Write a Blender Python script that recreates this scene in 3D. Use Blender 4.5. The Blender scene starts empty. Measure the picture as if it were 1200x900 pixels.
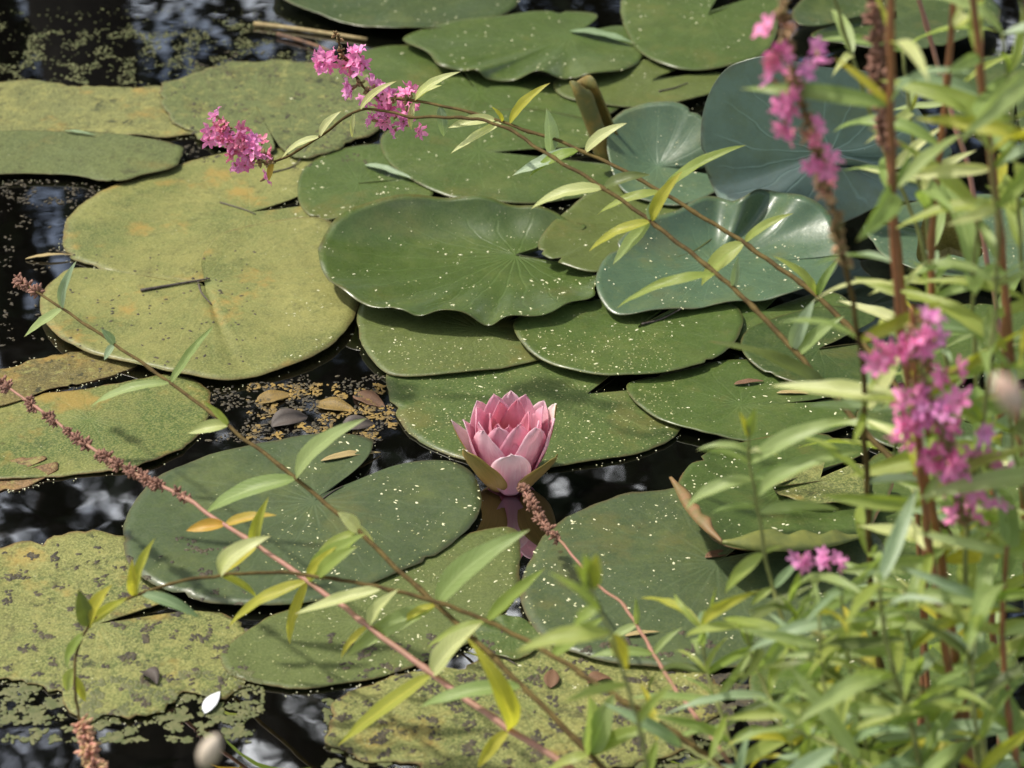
import bpy, bmesh, math, random
from mathutils import Vector, Matrix, noise
from mathutils.bvhtree import BVHTree
R = math.radians
rnd = random.Random(7)
SC = bpy.context.scene
COL = SC.collection

# ------------------------------------------------------------------ camera, sky, sun
CAMH, PITCH, LENS = 1.38, 32.0, 85.0
cam_d = bpy.data.cameras.new('camera')
cam = bpy.data.objects.new('camera', cam_d)
COL.objects.link(cam)
cam.location = (0, 0, CAMH)
cam.rotation_euler = (R(90 - PITCH), 0, 0)
cam_d.lens = LENS
cam_d.sensor_width = 36
cam_d.clip_start = 0.05
cam_d.clip_end = 600
cam_d.dof.use_dof = True
cam_d.dof.focus_distance = 2.5
cam_d.dof.aperture_fstop = 6.3
SC.camera = cam

SUN_EL, SUN_AZ = 60.0, -72.0          # azimuth from +Y (away from the camera), positive to the right
w = bpy.data.worlds.new('World')
SC.world = w
w.use_nodes = True
nt = w.node_tree
sky = nt.nodes.new('ShaderNodeTexSky')
sky.sky_type = 'NISHITA'
sky.sun_disc = False
sky.sun_elevation = R(SUN_EL)
sky.sun_rotation = R(SUN_AZ)
sky.dust_density = 4.0
sky.air_density = 1.2
bgn = nt.nodes['Background']
bgn.inputs[1].default_value = 0.15
tcw = nt.nodes.new('ShaderNodeTexCoord')
mpw = nt.nodes.new('ShaderNodeMapping')
mpw.inputs['Scale'].default_value = (1, 1, 2.2)
nzw = nt.nodes.new('ShaderNodeTexNoise')
nzw.inputs['Scale'].default_value = 2.2
nzw.inputs['Detail'].default_value = 6
nzw.inputs['Roughness'].default_value = 0.6
rmw = nt.nodes.new('ShaderNodeMapRange')
rmw.interpolation_type = 'SMOOTHSTEP'
rmw.inputs[1].default_value = 0.50
rmw.inputs[2].default_value = 0.66
mxw = nt.nodes.new('ShaderNodeMix')
mxw.data_type = 'RGBA'
mxw.inputs[7].default_value = (19.0, 19.4, 19.6, 1)
nt.links.new(tcw.outputs['Generated'], mpw.inputs[0])
nt.links.new(mpw.outputs[0], nzw.inputs['Vector'])
nt.links.new(nzw.outputs[0], rmw.inputs[0])
nt.links.new(rmw.outputs[0], mxw.inputs[0])
nt.links.new(sky.outputs[0], mxw.inputs[6])
nt.links.new(mxw.outputs[2], bgn.inputs[0])
sun_d = bpy.data.lights.new('sun', 'SUN')
sun_d.energy = 5.0
sun_d.angle = R(2.5)
sun_d.color = (1.0, 0.95, 0.85)
sun = bpy.data.objects.new('sun', sun_d)
COL.objects.link(sun)
sd = Vector((math.sin(R(SUN_AZ)) * math.cos(R(SUN_EL)), math.cos(R(SUN_AZ)) * math.cos(R(SUN_EL)), math.sin(R(SUN_EL))))
sun.rotation_euler = sd.to_track_quat('Z', 'Y').to_euler()
sun.location = sd * 20
SC.view_settings.view_transform = 'Standard'
SC.view_settings.look = 'None'
SC.view_settings.exposure = -0.15
SC.view_settings.gamma = 1.0

# ------------------------------------------------------------------ helpers
FPX = 1200 * LENS / 36.0
cP, sP = math.cos(R(PITCH)), math.sin(R(PITCH))


def ray(px, py):
    x, y = (px - 600) / FPX, (450 - py) / FPX
    return Vector((x, cP + y * sP, -sP + y * cP))


def H(px, py, h=0.0):
    """point at height h"""
    d = ray(px, py)
    return Vector((0, 0, CAMH)) + d * ((h - CAMH) / d.z)


def Yp(px, py, Y):
    """point at distance Y beyond the camera foot"""
    d = ray(px, py)
    return Vector((0, 0, CAMH)) + d * (Y / d.y)


def tag(o, label=None, cat=None, group=None, kind=None):
    if label: o['label'] = label
    if cat: o['category'] = cat
    if group: o['group'] = group
    if kind: o['kind'] = kind
    return o


def empty(name, loc, label, cat, group=None):
    o = bpy.data.objects.new(name, None)
    o.empty_display_size = 0.02
    COL.objects.link(o)
    o.location = loc
    return tag(o, label, cat, group)


def obj(name, me, mat=None, parent=None, M=None):
    """M is the world matrix; parents never rotate"""
    if mat and len(me.materials) == 0:
        me.materials.append(mat)
    o = bpy.data.objects.new(name, me)
    COL.objects.link(o)
    M = M or Matrix.Identity(4)
    if parent:
        off = Vector((0, 0, 0))
        q = parent
        T = Matrix.Identity(4)
        while q:
            T = q.matrix_basis @ T
            q = q.parent
        o.parent = parent
        M = T.inverted() @ M
    o.matrix_basis = M
    return o


def mesh(name, v, f, smooth=True, mats=()):
    me = bpy.data.meshes.new(name)
    me.from_pydata([tuple(p) for p in v], [], f)
    for m in mats: me.materials.append(m)
    if smooth:
        me.polygons.foreach_set('use_smooth', [True] * len(me.polygons))
    me.update()
    return me


def crom(pts, n, closed=False):
    """Catmull-Rom resample of Vectors, n per span"""
    out = []
    N = len(pts)
    for i in range(N if closed else N - 1):
        if closed:
            a, b, c, d = pts[(i - 1) % N], pts[i], pts[(i + 1) % N], pts[(i + 2) % N]
        else:
            b, c = pts[i], pts[i + 1]
            a = pts[i - 1] if i else b * 2 - c
            d = pts[i + 2] if i + 2 < N else c * 2 - b
        for k in range(n):
            t = k / n
            out.append(0.5 * ((2 * b) + (c - a) * t + (2 * a - 5 * b + 4 * c - d) * t * t + (3 * b - a - 3 * c + d) * t ** 3))
    if not closed: out.append(pts[-1].copy())
    return out


def arclen(pts, n):
    """resample a polyline to n points evenly"""
    L = [0]
    for a, b in zip(pts, pts[1:]): L.append(L[-1] + (b - a).length)
    out, j = [], 0
    for i in range(n):
        s = L[-1] * i / (n - 1)
        while j < len(L) - 2 and L[j + 1] < s: j += 1
        t = (s - L[j]) / max(1e-9, L[j + 1] - L[j])
        out.append(pts[j].lerp(pts[j + 1], min(1, max(0, t))))
    return out


def tube_data(path, radii, seg=8):
    v, f = [], []
    N = len(path)
    up = Vector((0.13, 0.2, 1)).normalized()
    for i, p in enumerate(path):
        t = (path[min(i + 1, N - 1)] - path[max(i - 1, 0)])
        if t.length < 1e-9: t = Vector((0, 0, 1))
        t.normalize()
        a = t.cross(up)
        if a.length < 0.05: a = t.cross(Vector((1, 0, 0)))
        a.normalize()
        b = t.cross(a)
        r = radii[i] if isinstance(radii, (list, tuple)) else radii
        for k in range(seg):
            an = 2 * math.pi * k / seg
            v.append(p + (a * math.cos(an) + b * math.sin(an)) * r)
    for i in range(N - 1):
        for k in range(seg):
            k2 = (k + 1) % seg
            f.append((i * seg + k, i * seg + k2, (i + 1) * seg + k2, (i + 1) * seg + k))
    f.append(tuple(range(seg))[::-1])
    f.append(tuple((N - 1) * seg + k for k in range(seg)))
    return v, f


def tube(name, path, radii, mat, parent=None, seg=8, base=None, nodes=0, kink=0.0):
    base = base or Vector((0, 0, 0))
    r = [(radii[0] + (radii[1] - radii[0]) * i / (len(path) - 1)) for i in range(len(path))]
    if nodes:
        for i in range(len(path)):
            if i % nodes == 0: r[i] *= 1.28
    v, f = tube_data([p - base for p in path], r, seg)
    return obj(name, mesh(name, v, f), mat, parent, Matrix.Translation(base))


# ------------------------------------------------------------------ materials
def new_mat(name):
    m = bpy.data.materials.new(name)
    m.use_nodes = True
    nt = m.node_tree
    return m, nt, nt.nodes['Principled BSDF'], nt.nodes['Material Output']


def N(nt, t, **kw):
    n = nt.nodes.new(t)
    for k, v in kw.items():
        if k.startswith('i_'):
            n.inputs[int(k[2:])].default_value = v
        else:
            setattr(n, k, v)
    return n


def mixc(nt, fac, a, b, blend='MIX'):
    n = nt.nodes.new('ShaderNodeMix')
    n.data_type = 'RGBA'
    n.blend_type = blend
    for s, v in ((n.inputs[0], fac), (n.inputs[6], a), (n.inputs[7], b)):
        if hasattr(v, 'is_linked'): nt.links.new(v, s)
        elif isinstance(v, (int, float)): s.default_value = v
        else: s.default_value = (*v, 1)
    return n.outputs[2]


def ramp(nt, src, a, b, lo=0.0, hi=1.0):
    n = nt.nodes.new('ShaderNodeMapRange')
    n.interpolation_type = 'SMOOTHSTEP'
    n.inputs[1].default_value = a
    n.inputs[2].default_value = b
    n.inputs[3].default_value = lo
    n.inputs[4].default_value = hi
    nt.links.new(src, n.inputs[0])
    return n.outputs[0]


def mth(nt, op, a, b=0.0, c=0.0):
    n = nt.nodes.new('ShaderNodeMath')
    n.operation = op
    for i, v in enumerate((a, b, c)):
        if hasattr(v, 'is_linked'): nt.links.new(v, n.inputs[i])
        else: n.inputs[i].default_value = v
    return n.outputs[0]


def noi(nt, vec, scale, detail=3, rough=0.55, w4=None, out=0):
    n = nt.nodes.new('ShaderNodeTexNoise')
    n.inputs['Scale'].default_value = scale
    n.inputs['Detail'].default_value = detail
    n.inputs['Roughness'].default_value = rough
    if w4 is not None:
        n.noise_dimensions = '4D'
        n.inputs['W'].default_value = w4
    if vec is not None: nt.links.new(vec, n.inputs['Vector'])
    return n.outputs[out]


def bump(nt, bsdf, h, strength, dist):
    b = nt.nodes.new('ShaderNodeBump')
    b.inputs['Strength'].default_value = strength
    b.inputs['Distance'].default_value = dist
    nt.links.new(h, b.inputs['Height'])
    nt.links.new(b.outputs[0], bsdf.inputs['Normal'])


def pad_mat(name, seed, green, yellow, yel, algae, rough=0.42, edge=0.5, veins=0.5, coat=None):
    """yel 0..1 amount of yellowing, algae 0..1 amount of crust"""
    m, nt, B, out = new_mat(name)
    tc = nt.nodes.new('ShaderNodeTexCoord')
    P = tc.outputs['Object']
    uv = nt.nodes.new('ShaderNodeSeparateXYZ')
    nt.links.new(tc.outputs['UV'], uv.inputs[0])
    U, V = uv.outputs[0], uv.outputs[1]
    n1 = noi(nt, P, 7, 4, 0.6, seed)
    n2 = noi(nt, P, 34, 4, 0.65, seed + 3)
    n3 = noi(nt, P, 420, 3, 0.7, seed + 5)
    n4 = noi(nt, P, 110, 4, 0.7, seed + 9)
    f = ramp(nt, mth(nt, 'ADD', mth(nt, 'MULTIPLY', n1, 0.7), mth(nt, 'MULTIPLY', n2, 0.3)), 0.80 - 0.55 * yel, 1.0 - 0.55 * yel)
    col = mixc(nt, f, green, yellow)
    nb = noi(nt, P, 13, 5, 0.7, seed + 41)
    col = mixc(nt, ramp(nt, nb, 0.46, 0.66, 0, 0.75), col, tuple(0.5 * a_ + 0.62 * b_ for a_, b_ in zip(green, yellow)))
    nc = noi(nt, P, 9, 5, 0.65, seed + 47)
    col = mixc(nt, ramp(nt, nc, 0.50, 0.62, 0, 0.75), col, tuple(x * .95 for x in green))
    # green-to-dark mottling
    col = mixc(nt, ramp(nt, n2, 0.35, 0.7, 0, 0.45), col, tuple(c * 0.62 for c in green))
    # fine algal grain
    g = ramp(nt, n3, 0.42, 0.62, 0.0, 0.06 + 0.55 * algae)
    col = mixc(nt, g, col, tuple(min(1, c * 1.5 + 0.02) for c in yellow))
    g2 = ramp(nt, n4, 0.52, 0.70, 0.0, 0.10 + 0.65 * algae)
    col = mixc(nt, g2, col, tuple(c * 0.5 for c in green))
    # bigger crusted and browned patches
    n5 = noi(nt, P, 42, 6, 0.8, seed + 14)
    g3 = ramp(nt, n5, 0.60 - 0.08 * algae, 0.74 - 0.08 * algae, 0, 0.2 + 0.65 * algae)
    col = mixc(nt, g3, col, (0.050, 0.050, 0.018))
    n6 = noi(nt, P, 11, 4, 0.7, seed + 21)
    col = mixc(nt, ramp(nt, n6, 0.54, 0.68, 0, 0.10 + 0.75 * yel), col, (0.32, 0.20, 0.045) if yel > .6 else (0.16, 0.13, 0.035))
    if algae > 0.9:
        n8 = noi(nt, P, 55, 6, 0.8, seed + 51)
        col = mixc(nt, ramp(nt, n8, 0.52, 0.62, 0, 0.75), col, (0.25, 0.24, 0.075))
        n9 = noi(nt, P, 24, 6, 0.8, seed + 57)
        col = mixc(nt, ramp(nt, n9, 0.58, 0.63, 0, 0.85), col, (0.022, 0.024, 0.012))
    # scattered pale pollen
    n7 = noi(nt, P, 260, 2, 0.5, seed + 31)
    col = mixc(nt, ramp(nt, n7, 0.70, 0.74, 0, 0.7), col, (0.42, 0.42, 0.24))
    vo = nt.nodes.new('ShaderNodeTexVoronoi')
    vo.inputs['Scale'].default_value = 26
    vo.voronoi_dimensions = '4D'
    vo.inputs['W'].default_value = seed
    nt.links.new(P, vo.inputs['Vector'])
    spot = ramp(nt, vo.outputs['Distance'], 0.05, 0.11, 1, 0)
    spot = mth(nt, 'MULTIPLY', spot, ramp(nt, n1, 0.50, 0.56, 0, 0.8))
    col = mixc(nt, spot, col, (0.05, 0.035, 0.012))
    # veins
    ang = mth(nt, 'MULTIPLY', U, 22.0)
    wob = mth(nt, 'MULTIPLY', mth(nt, 'SUBTRACT', noi(nt, P, 20, 2, 0.5, seed), 0.5), 1.0)
    fr = mth(nt, 'ABSOLUTE', mth(nt, 'SUBTRACT', mth(nt, 'FRACT', mth(nt, 'ADD', ang, wob)), 0.5))
    dist = mth(nt, 'MULTIPLY', fr, V)
    vein = ramp(nt, dist, 0.0, 0.05, 1.0, 0.0)
    vein = mth(nt, 'MULTIPLY', vein, ramp(nt, V, 0.08, 0.35, 1, 0.55))
    vein = mth(nt, 'MULTIPLY', vein, ramp(nt, V, 0.7, 0.98, 1, 0))
    col = mixc(nt, mth(nt, 'MULTIPLY', vein, veins * 0.6), col, tuple(min(1, c * 1.5 + 0.01) for c in green))
    # browned rim
    e = ramp(nt, mth(nt, 'ADD', V, mth(nt, 'MULTIPLY', n2, 0.10)), 1.02, 1.065, 0, edge)
    col = mixc(nt, e, col, (0.16, 0.085, 0.035))
    nt.links.new(col, B.inputs['Base Color'])
    rr = ramp(nt, n4, 0.3, 0.7, rough - 0.08, rough + 0.16)
    nt.links.new(rr, B.inputs['Roughness'])
    B.inputs['IOR'].default_value = 1.45
    B.inputs['Coat Weight'].default_value = coat if coat is not None else 0.22 * (1 - algae)
    B.inputs['Specular IOR Level'].default_value = 0.4
    B.inputs['Coat Roughness'].default_value = 0.24
    hh = mth(nt, 'ADD', mth(nt, 'MULTIPLY', vein, -0.25 - 1.0 * max(0, veins - .5)), mth(nt, 'ADD', mth(nt, 'MULTIPLY', n4, 0.1 + 1.3 * algae), mth(nt, 'MULTIPLY', n2, 0.9)))
    bump(nt, B, hh, 0.5, 0.0022)
    return m


def leaf_mat(name, col, col2, trans=0.35, rough=0.45):
    m, nt, B, out = new_mat(name)
    tc = nt.nodes.new('ShaderNodeTexCoord')
    oi = nt.nodes.new('ShaderNodeObjectInfo')
    uv = nt.nodes.new('ShaderNodeSeparateXYZ')
    nt.links.new(tc.outputs['UV'], uv.inputs[0])
    n1 = noi(nt, tc.outputs['UV'], 3.0, 4, 0.6)
    f = mth(nt, 'ADD', mth(nt, 'MULTIPLY', oi.outputs['Random'], 0.6), mth(nt, 'MULTIPLY', n1, 0.5))
    c = mixc(nt, ramp(nt, f, 0.15, 0.9), col, col2)
    # midrib and side veins
    dv = mth(nt, 'ABSOLUTE', mth(nt, 'SUBTRACT', uv.outputs[1], 0.5))
    rib = ramp(nt, dv, 0.0, 0.06, 0.55, 0.0)
    sv = mth(nt, 'ABSOLUTE', mth(nt, 'SUBTRACT', mth(nt, 'FRACT', mth(nt, 'SUBTRACT', mth(nt, 'MULTIPLY', uv.outputs[0], 13), mth(nt, 'MULTIPLY', dv, 5))), 0.5))
    svr = ramp(nt, sv, 0.0, 0.12, 0.28, 0.0)
    c = mixc(nt, mth(nt, 'MAXIMUM', rib, svr), c, tuple(min(1, x * 1.45 + 0.03) for x in col))
    # blemishes and browned tip
    n2 = noi(nt, tc.outputs['UV'], 9, 3, 0.7)
    c = mixc(nt, ramp(nt, n2, 0.64, 0.72, 0, 0.6), c, (0.20, 0.12, 0.03))
    c = mixc(nt, ramp(nt, mth(nt, 'ADD', uv.outputs[0], mth(nt, 'MULTIPLY', n1, 0.3)), 1.05, 1.2, 0, 0.7), c, (0.30, 0.17, 0.05))
    nt.links.new(c, B.inputs['Base Color'])
    B.inputs['Roughness'].default_value = rough
    bump(nt, B, mth(nt, 'ADD', rib, svr), 0.35, 0.001)
    tr = nt.nodes.new('ShaderNodeBsdfTranslucent')
    nt.links.new(mixc(nt, 0.5, c, (0.55, 0.6, 0.08), 'MULTIPLY'), tr.inputs[0])
    tcol = mixc(nt, 1.0, c, (1.5, 1.6, 0.7), 'MULTIPLY')
    nt.links.new(tcol, tr.inputs[0])
    ms = nt.nodes.new('ShaderNodeMixShader')
    ms.inputs[0].default_value = trans
    nt.links.new(B.outputs[0], ms.inputs[1])
    nt.links.new(tr.outputs[0], ms.inputs[2])
    nt.links.new(ms.outputs[0], out.inputs[0])
    return m


def simple(name, col, col2, scale=60, rough=0.6, trans=0.0, bmp=0.3, bd=0.001, coord='Object', spec=None):
    m, nt, B, out = new_mat(name)
    tc = nt.nodes.new('ShaderNodeTexCoord')
    n1 = noi(nt, tc.outputs[coord], scale, 5, 0.65)
    c = mixc(nt, ramp(nt, n1, 0.35, 0.65), col, col2)
    nt.links.new(c, B.inputs['Base Color'])
    B.inputs['Roughness'].default_value = rough
    if spec is not None: B.inputs['Specular IOR Level'].default_value = spec
    if bmp: bump(nt, B, n1, bmp, bd)
    if trans:
        tr = nt.nodes.new('ShaderNodeBsdfTranslucent')
        nt.links.new(c, tr.inputs[0])
        ms = nt.nodes.new('ShaderNodeMixShader')
        ms.inputs[0].default_value = trans
        nt.links.new(B.outputs[0], ms.inputs[1])
        nt.links.new(tr.outputs[0], ms.inputs[2])
        nt.links.new(ms.outputs[0], out.inputs[0])
    return m


def water_mat():
    m, nt, B, out = new_mat('pond_water')
    tc = nt.nodes.new('ShaderNodeTexCoord')
    P = tc.outputs['Object']
    n0 = noi(nt, P, 5, 3, 0.5)
    nt.links.new(mixc(nt, n0, (0.001, 0.001, 0.0008), (0.003, 0.0026, 0.002)), B.inputs['Base Color'])
    B.inputs['Roughness'].default_value = 0.02
    B.inputs['IOR'].default_value = 2.3
    B.inputs['Specular IOR Level'].default_value = 1.0
    n1 = noi(nt, P, 9, 2, 0.45)
    n2 = noi(nt, P, 45, 1, 0.4)
    h = mth(nt, 'ADD', mth(nt, 'MULTIPLY', n1, 1.0), mth(nt, 'MULTIPLY', n2, 0.06))
    bump(nt, B, h, 0.13, 0.003)
    return m


def petal_mat(name, base, tip, outer=None, trans=0.3):
    m, nt, B, out = new_mat(name)
    tc = nt.nodes.new('ShaderNodeTexCoord')
    uv = nt.nodes.new('ShaderNodeSeparateXYZ')
    nt.links.new(tc.outputs['UV'], uv.inputs[0])
    n1 = noi(nt, tc.outputs['Object'], 90, 3, 0.6)
    st = nt.nodes.new('ShaderNodeTexNoise')
    mp = nt.nodes.new('ShaderNodeMapping')
    mp.inputs['Scale'].default_value = (1.2, 16, 1)
    nt.links.new(tc.outputs['UV'], mp.inputs[0])
    nt.links.new(mp.outputs[0], st.inputs['Vector'])
    st.inputs['Scale'].default_value = 2.0
    f = mth(nt, 'ADD', uv.outputs[0], mth(nt, 'MULTIPLY', mth(nt, 'SUBTRACT', st.outputs[0], 0.5), 0.9))
    c = mixc(nt, ramp(nt, f, 0.1, 1.0), base, tip)
    c = mixc(nt, ramp(nt, n1, 0.5, 0.75, 0, 0.25), c, tuple(x * 0.8 for x in base))
    if outer:
        geo = nt.nodes.new('ShaderNodeNewGeometry')
        oc = mixc(nt, ramp(nt, f, 0.2, 1.0), outer, tuple(x * 0.75 for x in outer))
        dv = mth(nt, 'ABSOLUTE', mth(nt, 'SUBTRACT', uv.outputs[1], 0.5))
        oc = mixc(nt, ramp(nt, dv, 0.36, 0.5, 0, 0.7), oc, base)
        c = mixc(nt, geo.outputs['Backfacing'], c, oc)
    nt.links.new(c, B.inputs['Base Color'])
    B.inputs['Roughness'].default_value = 0.5
    B.inputs['Specular IOR Level'].default_value = 0.3
    bump(nt, B, st.outputs[0], 0.35, 0.0012)
    tr = nt.nodes.new('ShaderNodeBsdfTranslucent')
    nt.links.new(c, tr.inputs[0])
    ms = nt.nodes.new('ShaderNodeMixShader')
    ms.inputs[0].default_value = trans
    nt.links.new(B.outputs[0], ms.inputs[1])
    nt.links.new(tr.outputs[0], ms.inputs[2])
    nt.links.new(ms.outputs[0], out.inputs[0])
    return m


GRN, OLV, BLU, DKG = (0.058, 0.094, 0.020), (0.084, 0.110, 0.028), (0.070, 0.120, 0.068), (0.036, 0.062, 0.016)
GGY = (0.058, 0.084, 0.036)
YEL, YGR = (0.215, 0.208, 0.062), (0.112, 0.130, 0.036)
M_leaf = [leaf_mat('leaf_pale_green', (0.34, 0.41, 0.17), (0.22, 0.31, 0.09), 0.42),
          leaf_mat('leaf_fresh_green', (0.23, 0.31, 0.06), (0.36, 0.40, 0.11), 0.46),
          leaf_mat('leaf_grey_green', (0.33, 0.41, 0.27), (0.21, 0.30, 0.15), 0.32),
          leaf_mat('leaf_yellow', (0.50, 0.44, 0.06), (0.36, 0.38, 0.06), 0.48),
          leaf_mat('leaf_orange', (0.60, 0.30, 0.05), (0.50, 0.38, 0.07), 0.42),
          leaf_mat('leaf_cream', (0.64, 0.64, 0.34), (0.46, 0.50, 0.20), 0.42),
          leaf_mat('leaf_dark', (0.07, 0.10, 0.02), (0.13, 0.16, 0.04), 0.30)]
M_stem = {'brown': simple('stem_brown', (0.060, 0.038, 0.012), (0.12, 0.085, 0.025), 60, 0.75, spec=.2),
          'pink': simple('stem_pinkish', (0.36, 0.17, 0.13), (0.28, 0.15, 0.09), 60),
          'orange': simple('stem_russet', (0.30, 0.12, 0.045), (0.20, 0.09, 0.035), 50),
          'green': simple('stem_green', (0.22, 0.24, 0.07), (0.16, 0.17, 0.05), 50),
          'cream': simple('stem_cream', (0.50, 0.46, 0.20), (0.38, 0.36, 0.13), 50)}
M_bloss = [simple('blossom_magenta', (0.86, 0.20, 0.48), (0.94, 0.42, 0.64), 120, 0.5, 0.35),
           simple('blossom_mauve', (0.84, 0.26, 0.60), (0.92, 0.46, 0.72), 120, 0.5, 0.35),
           simple('blossom_rose', (0.70, 0.14, 0.28), (0.86, 0.38, 0.48), 120, 0.5, 0.35)]
M_calyx = simple('calyx_russet', (0.26, 0.14, 0.06), (0.22, 0.20, 0.07), 80)
M_seed = simple('seed_brown', (0.16, 0.075, 0.05), (0.30, 0.15, 0.10), 160, 0.7)
M_bark = simple('bark', (0.03, 0.024, 0.018), (0.06, 0.05, 0.038), 14, 0.9, bmp=0.8, bd=0.02)
M_tree = simple('tree_foliage', (0.018, 0.028, 0.009), (0.028, 0.042, 0.012), 2.0, 0.8, 0.05, bmp=0)
M_water = water_mat()
M_bed = simple('pond_mud', (0.035, 0.028, 0.018), (0.06, 0.05, 0.03), 8, 0.9)
M_ground = simple('bank_soil', (0.07, 0.06, 0.035), (0.05, 0.08, 0.025), 5, 0.95, bmp=0.6, bd=0.02)
M_fleck = simple('pale_fleck', (0.70, 0.68, 0.48), (0.52, 0.52, 0.28), 300, 0.7, bmp=0)
M_duck = simple('duckweed', (0.07, 0.085, 0.022), (0.13, 0.13, 0.05), 90, 0.6, bmp=0)
M_dust = simple('pollen_dust', (0.20, 0.22, 0.08), (0.34, 0.34, 0.15), 200, 0.7, bmp=0)
M_crumb = simple('plant_crumbs', (0.022, 0.019, 0.012), (0.075, 0.060, 0.030), 160, 0.7, bmp=0)
M_ochre = simple('ochre_litter', (0.28, 0.18, 0.04), (0.09, 0.065, 0.025), 60, 0.6)
M_dead = simple('dead_leaf_brown', (0.20, 0.10, 0.045), (0.09, 0.05, 0.03), 70, 0.7)
M_tan = simple('dead_leaf_tan', (0.38, 0.30, 0.13), (0.28, 0.20, 0.08), 90, 0.6)
M_twig = simple('wet_twig', (0.045, 0.034, 0.028), (0.10, 0.08, 0.065), 90, 0.6)
M_feather = simple('white_feather', (0.75, 0.76, 0.76), (0.6, 0.62, 0.64), 90, 0.6)

# ------------------------------------------------------------------ ground, water
def smooth(a, b, x):
    t = max(0.0, min(1.0, (x - a) / (b - a)))
    return t * t * (3 - 2 * t)


def ground_z(x, y):
    # pond basin from Y 1.35 to 7.2, ten metres wide
    e = max(1.33 + 0.03 * math.sin(x * 5) - y, y - 7.2 - 0.2 * math.sin(x * 1.3), abs(x) - 6.0 - 0.3 * math.sin(y))
    return -0.55 + 0.63 * smooth(-0.45, 0.1, e) + 0.05 * math.sin(x * 0.7) * smooth(0, 1, e)


def axis(a, b, fine0, fine1, step):
    s = [a]
    t = 1.5
    xs = []
    x = fine0
    while x <= fine1 + 1e-6:
        xs.append(x)
        x += step
    d = step
    l = []
    x = fine0
    while x > a:
        d *= 1.35
        x -= d
        l.append(max(x, a))
    d = step
    r = []
    x = xs[-1]
    while x < b:
        d *= 1.35
        x += d
        r.append(min(x, b))
    return l[::-1] + xs + r


gx, gy = axis(-400, 400, -7.0, 7.0, 0.25), axis(-400, 400, -0.5, 8.0, 0.12)
v = [(x, y, ground_z(x, y)) for y in gy for x in gx]
W_ = len(gx)
f = [(j * W_ + i, j * W_ + i + 1, (j + 1) * W_ + i + 1, (j + 1) * W_ + i) for j in range(len(gy) - 1) for i in range(W_ - 1)]
tag(obj('ground', mesh('ground', v, f), M_ground), kind='structure')
v = [(x, y, 0) for x in (-6.4, 6.4) for y in (1.22, 7.5)]
tag(obj('water', mesh('water', v, [(0, 2, 3, 1)], False), M_water), kind='structure')

# ------------------------------------------------------------------ trees beyond the pond (seen as reflections)
def tree(x, y, hgt, spread, seed, label, n=9500):
    r_ = random.Random(seed)
    base = Vector((x, y, ground_z(x, y)))
    t = empty('tree', base, label, 'tree', 'trees on the far bank')
    tv, tf = [], []
    path = crom([base + Vector((r_.uniform(-.15, .15), r_.uniform(-.15, .15), hgt * k / 5)) for k in range(6)], 4)
    a, b = tube_data([p - base for p in path], [0.24 * (1 - 0.85 * i / (len(path) - 1)) for i in range(len(path))], 9)
    tv += a; tf += b
    limbs = []
    for k in range(17):
        s = path[int(len(path) * r_.uniform(0.22, 0.9))]
        an = r_.uniform(0, 6.28)
        L = spread * r_.uniform(0.6, 1.05)
        e = s + Vector((math.cos(an) * L, math.sin(an) * L, L * r_.uniform(0.2, 0.9)))
        m_ = (s + e) / 2 + Vector((0, 0, 0.25))
        pp = crom([s, m_, e], 4)
        limbs.append(pp)
        o = len(tv)
        a, b = tube_data([p - base for p in pp], [0.07 * (1 - 0.8 * i / (len(pp) - 1)) for i in range(len(pp))], 6)
        tv += a
        tf += [tuple(i + o for i in q) for q in b]
    obj('trunk', mesh('trunk', tv, tf), M_bark, t, Matrix.Translation(base))
    cl = []
    for pp in limbs:
        for k in range(5):
            cl.append((r_.choice(pp[4:]) + Vector([r_.gauss(0, 0.45) for _ in range(3)]), r_.uniform(0.35, 0.75)))
    for k in range(14):
        cl.append((path[-1] + Vector((r_.gauss(0, spread * .4), r_.gauss(0, spread * .4), r_.uniform(-2.5, 0.3))), r_.uniform(0.4, 0.8)))
    v, f = [], []
    for i in range(n):
        c, rr = r_.choice(cl)
        p = c + Vector([r_.gauss(0, rr * 0.6) for _ in range(3)]) - base
        s = r_.uniform(0.05, 0.11)
        a = Vector([r_.gauss(0, 1) for _ in range(3)]).normalized()
        b = a.cross(Vector([r_.gauss(0, 1) for _ in range(3)])).normalized()
        k = len(v)
        v += [p - a * s, p + b * s * .45, p + a * s, p - b * s * .45]
        f.append((k, k + 1, k + 2, k + 3))
    obj('crown', mesh('crown', v, f, False), M_tree, t, Matrix.Translation(base))


tree(-3.6, 9.4, 9.5, 2.4, 1, 'tall leafy tree on the far bank, reflected at the left edge of the pond', 7500)
tree(-1.55, 8.8, 10.5, 2.3, 2, 'tall tree on the far bank whose trunk reflects at the lower left of the water', 7500)
tree(0.9, 9.6, 9.0, 2.2, 3, 'leafy tree on the far bank, reflected beside the water lily flower')
tree(3.2, 9.2, 10.0, 2.4, 4, 'leafy tree on the far bank, reflected under the right hand plants')
tree(-6.4, 10.2, 8.5, 2.6, 5, 'leftmost tree on the far bank, outside the picture')
tree(6.2, 10.4, 8.5, 2.6, 6, 'rightmost tree on the far bank, outside the picture')
tree(-2.7, 11.6, 9.0, 2.6, 11, 'tree in the second row behind the two left hand far bank trees', 5000)
tree(2.0, 11.9, 9.0, 2.6, 12, 'tree in the second row behind the two right hand far bank trees', 6500)
tree(-5.0, 12.4, 9.0, 2.8, 13, 'leftmost tree of the second row on the far bank', 5000)
tree(-0.3, 12.5, 8.0, 2.8, 8, 'tree standing second row behind the far bank trees', 6000)

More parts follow.
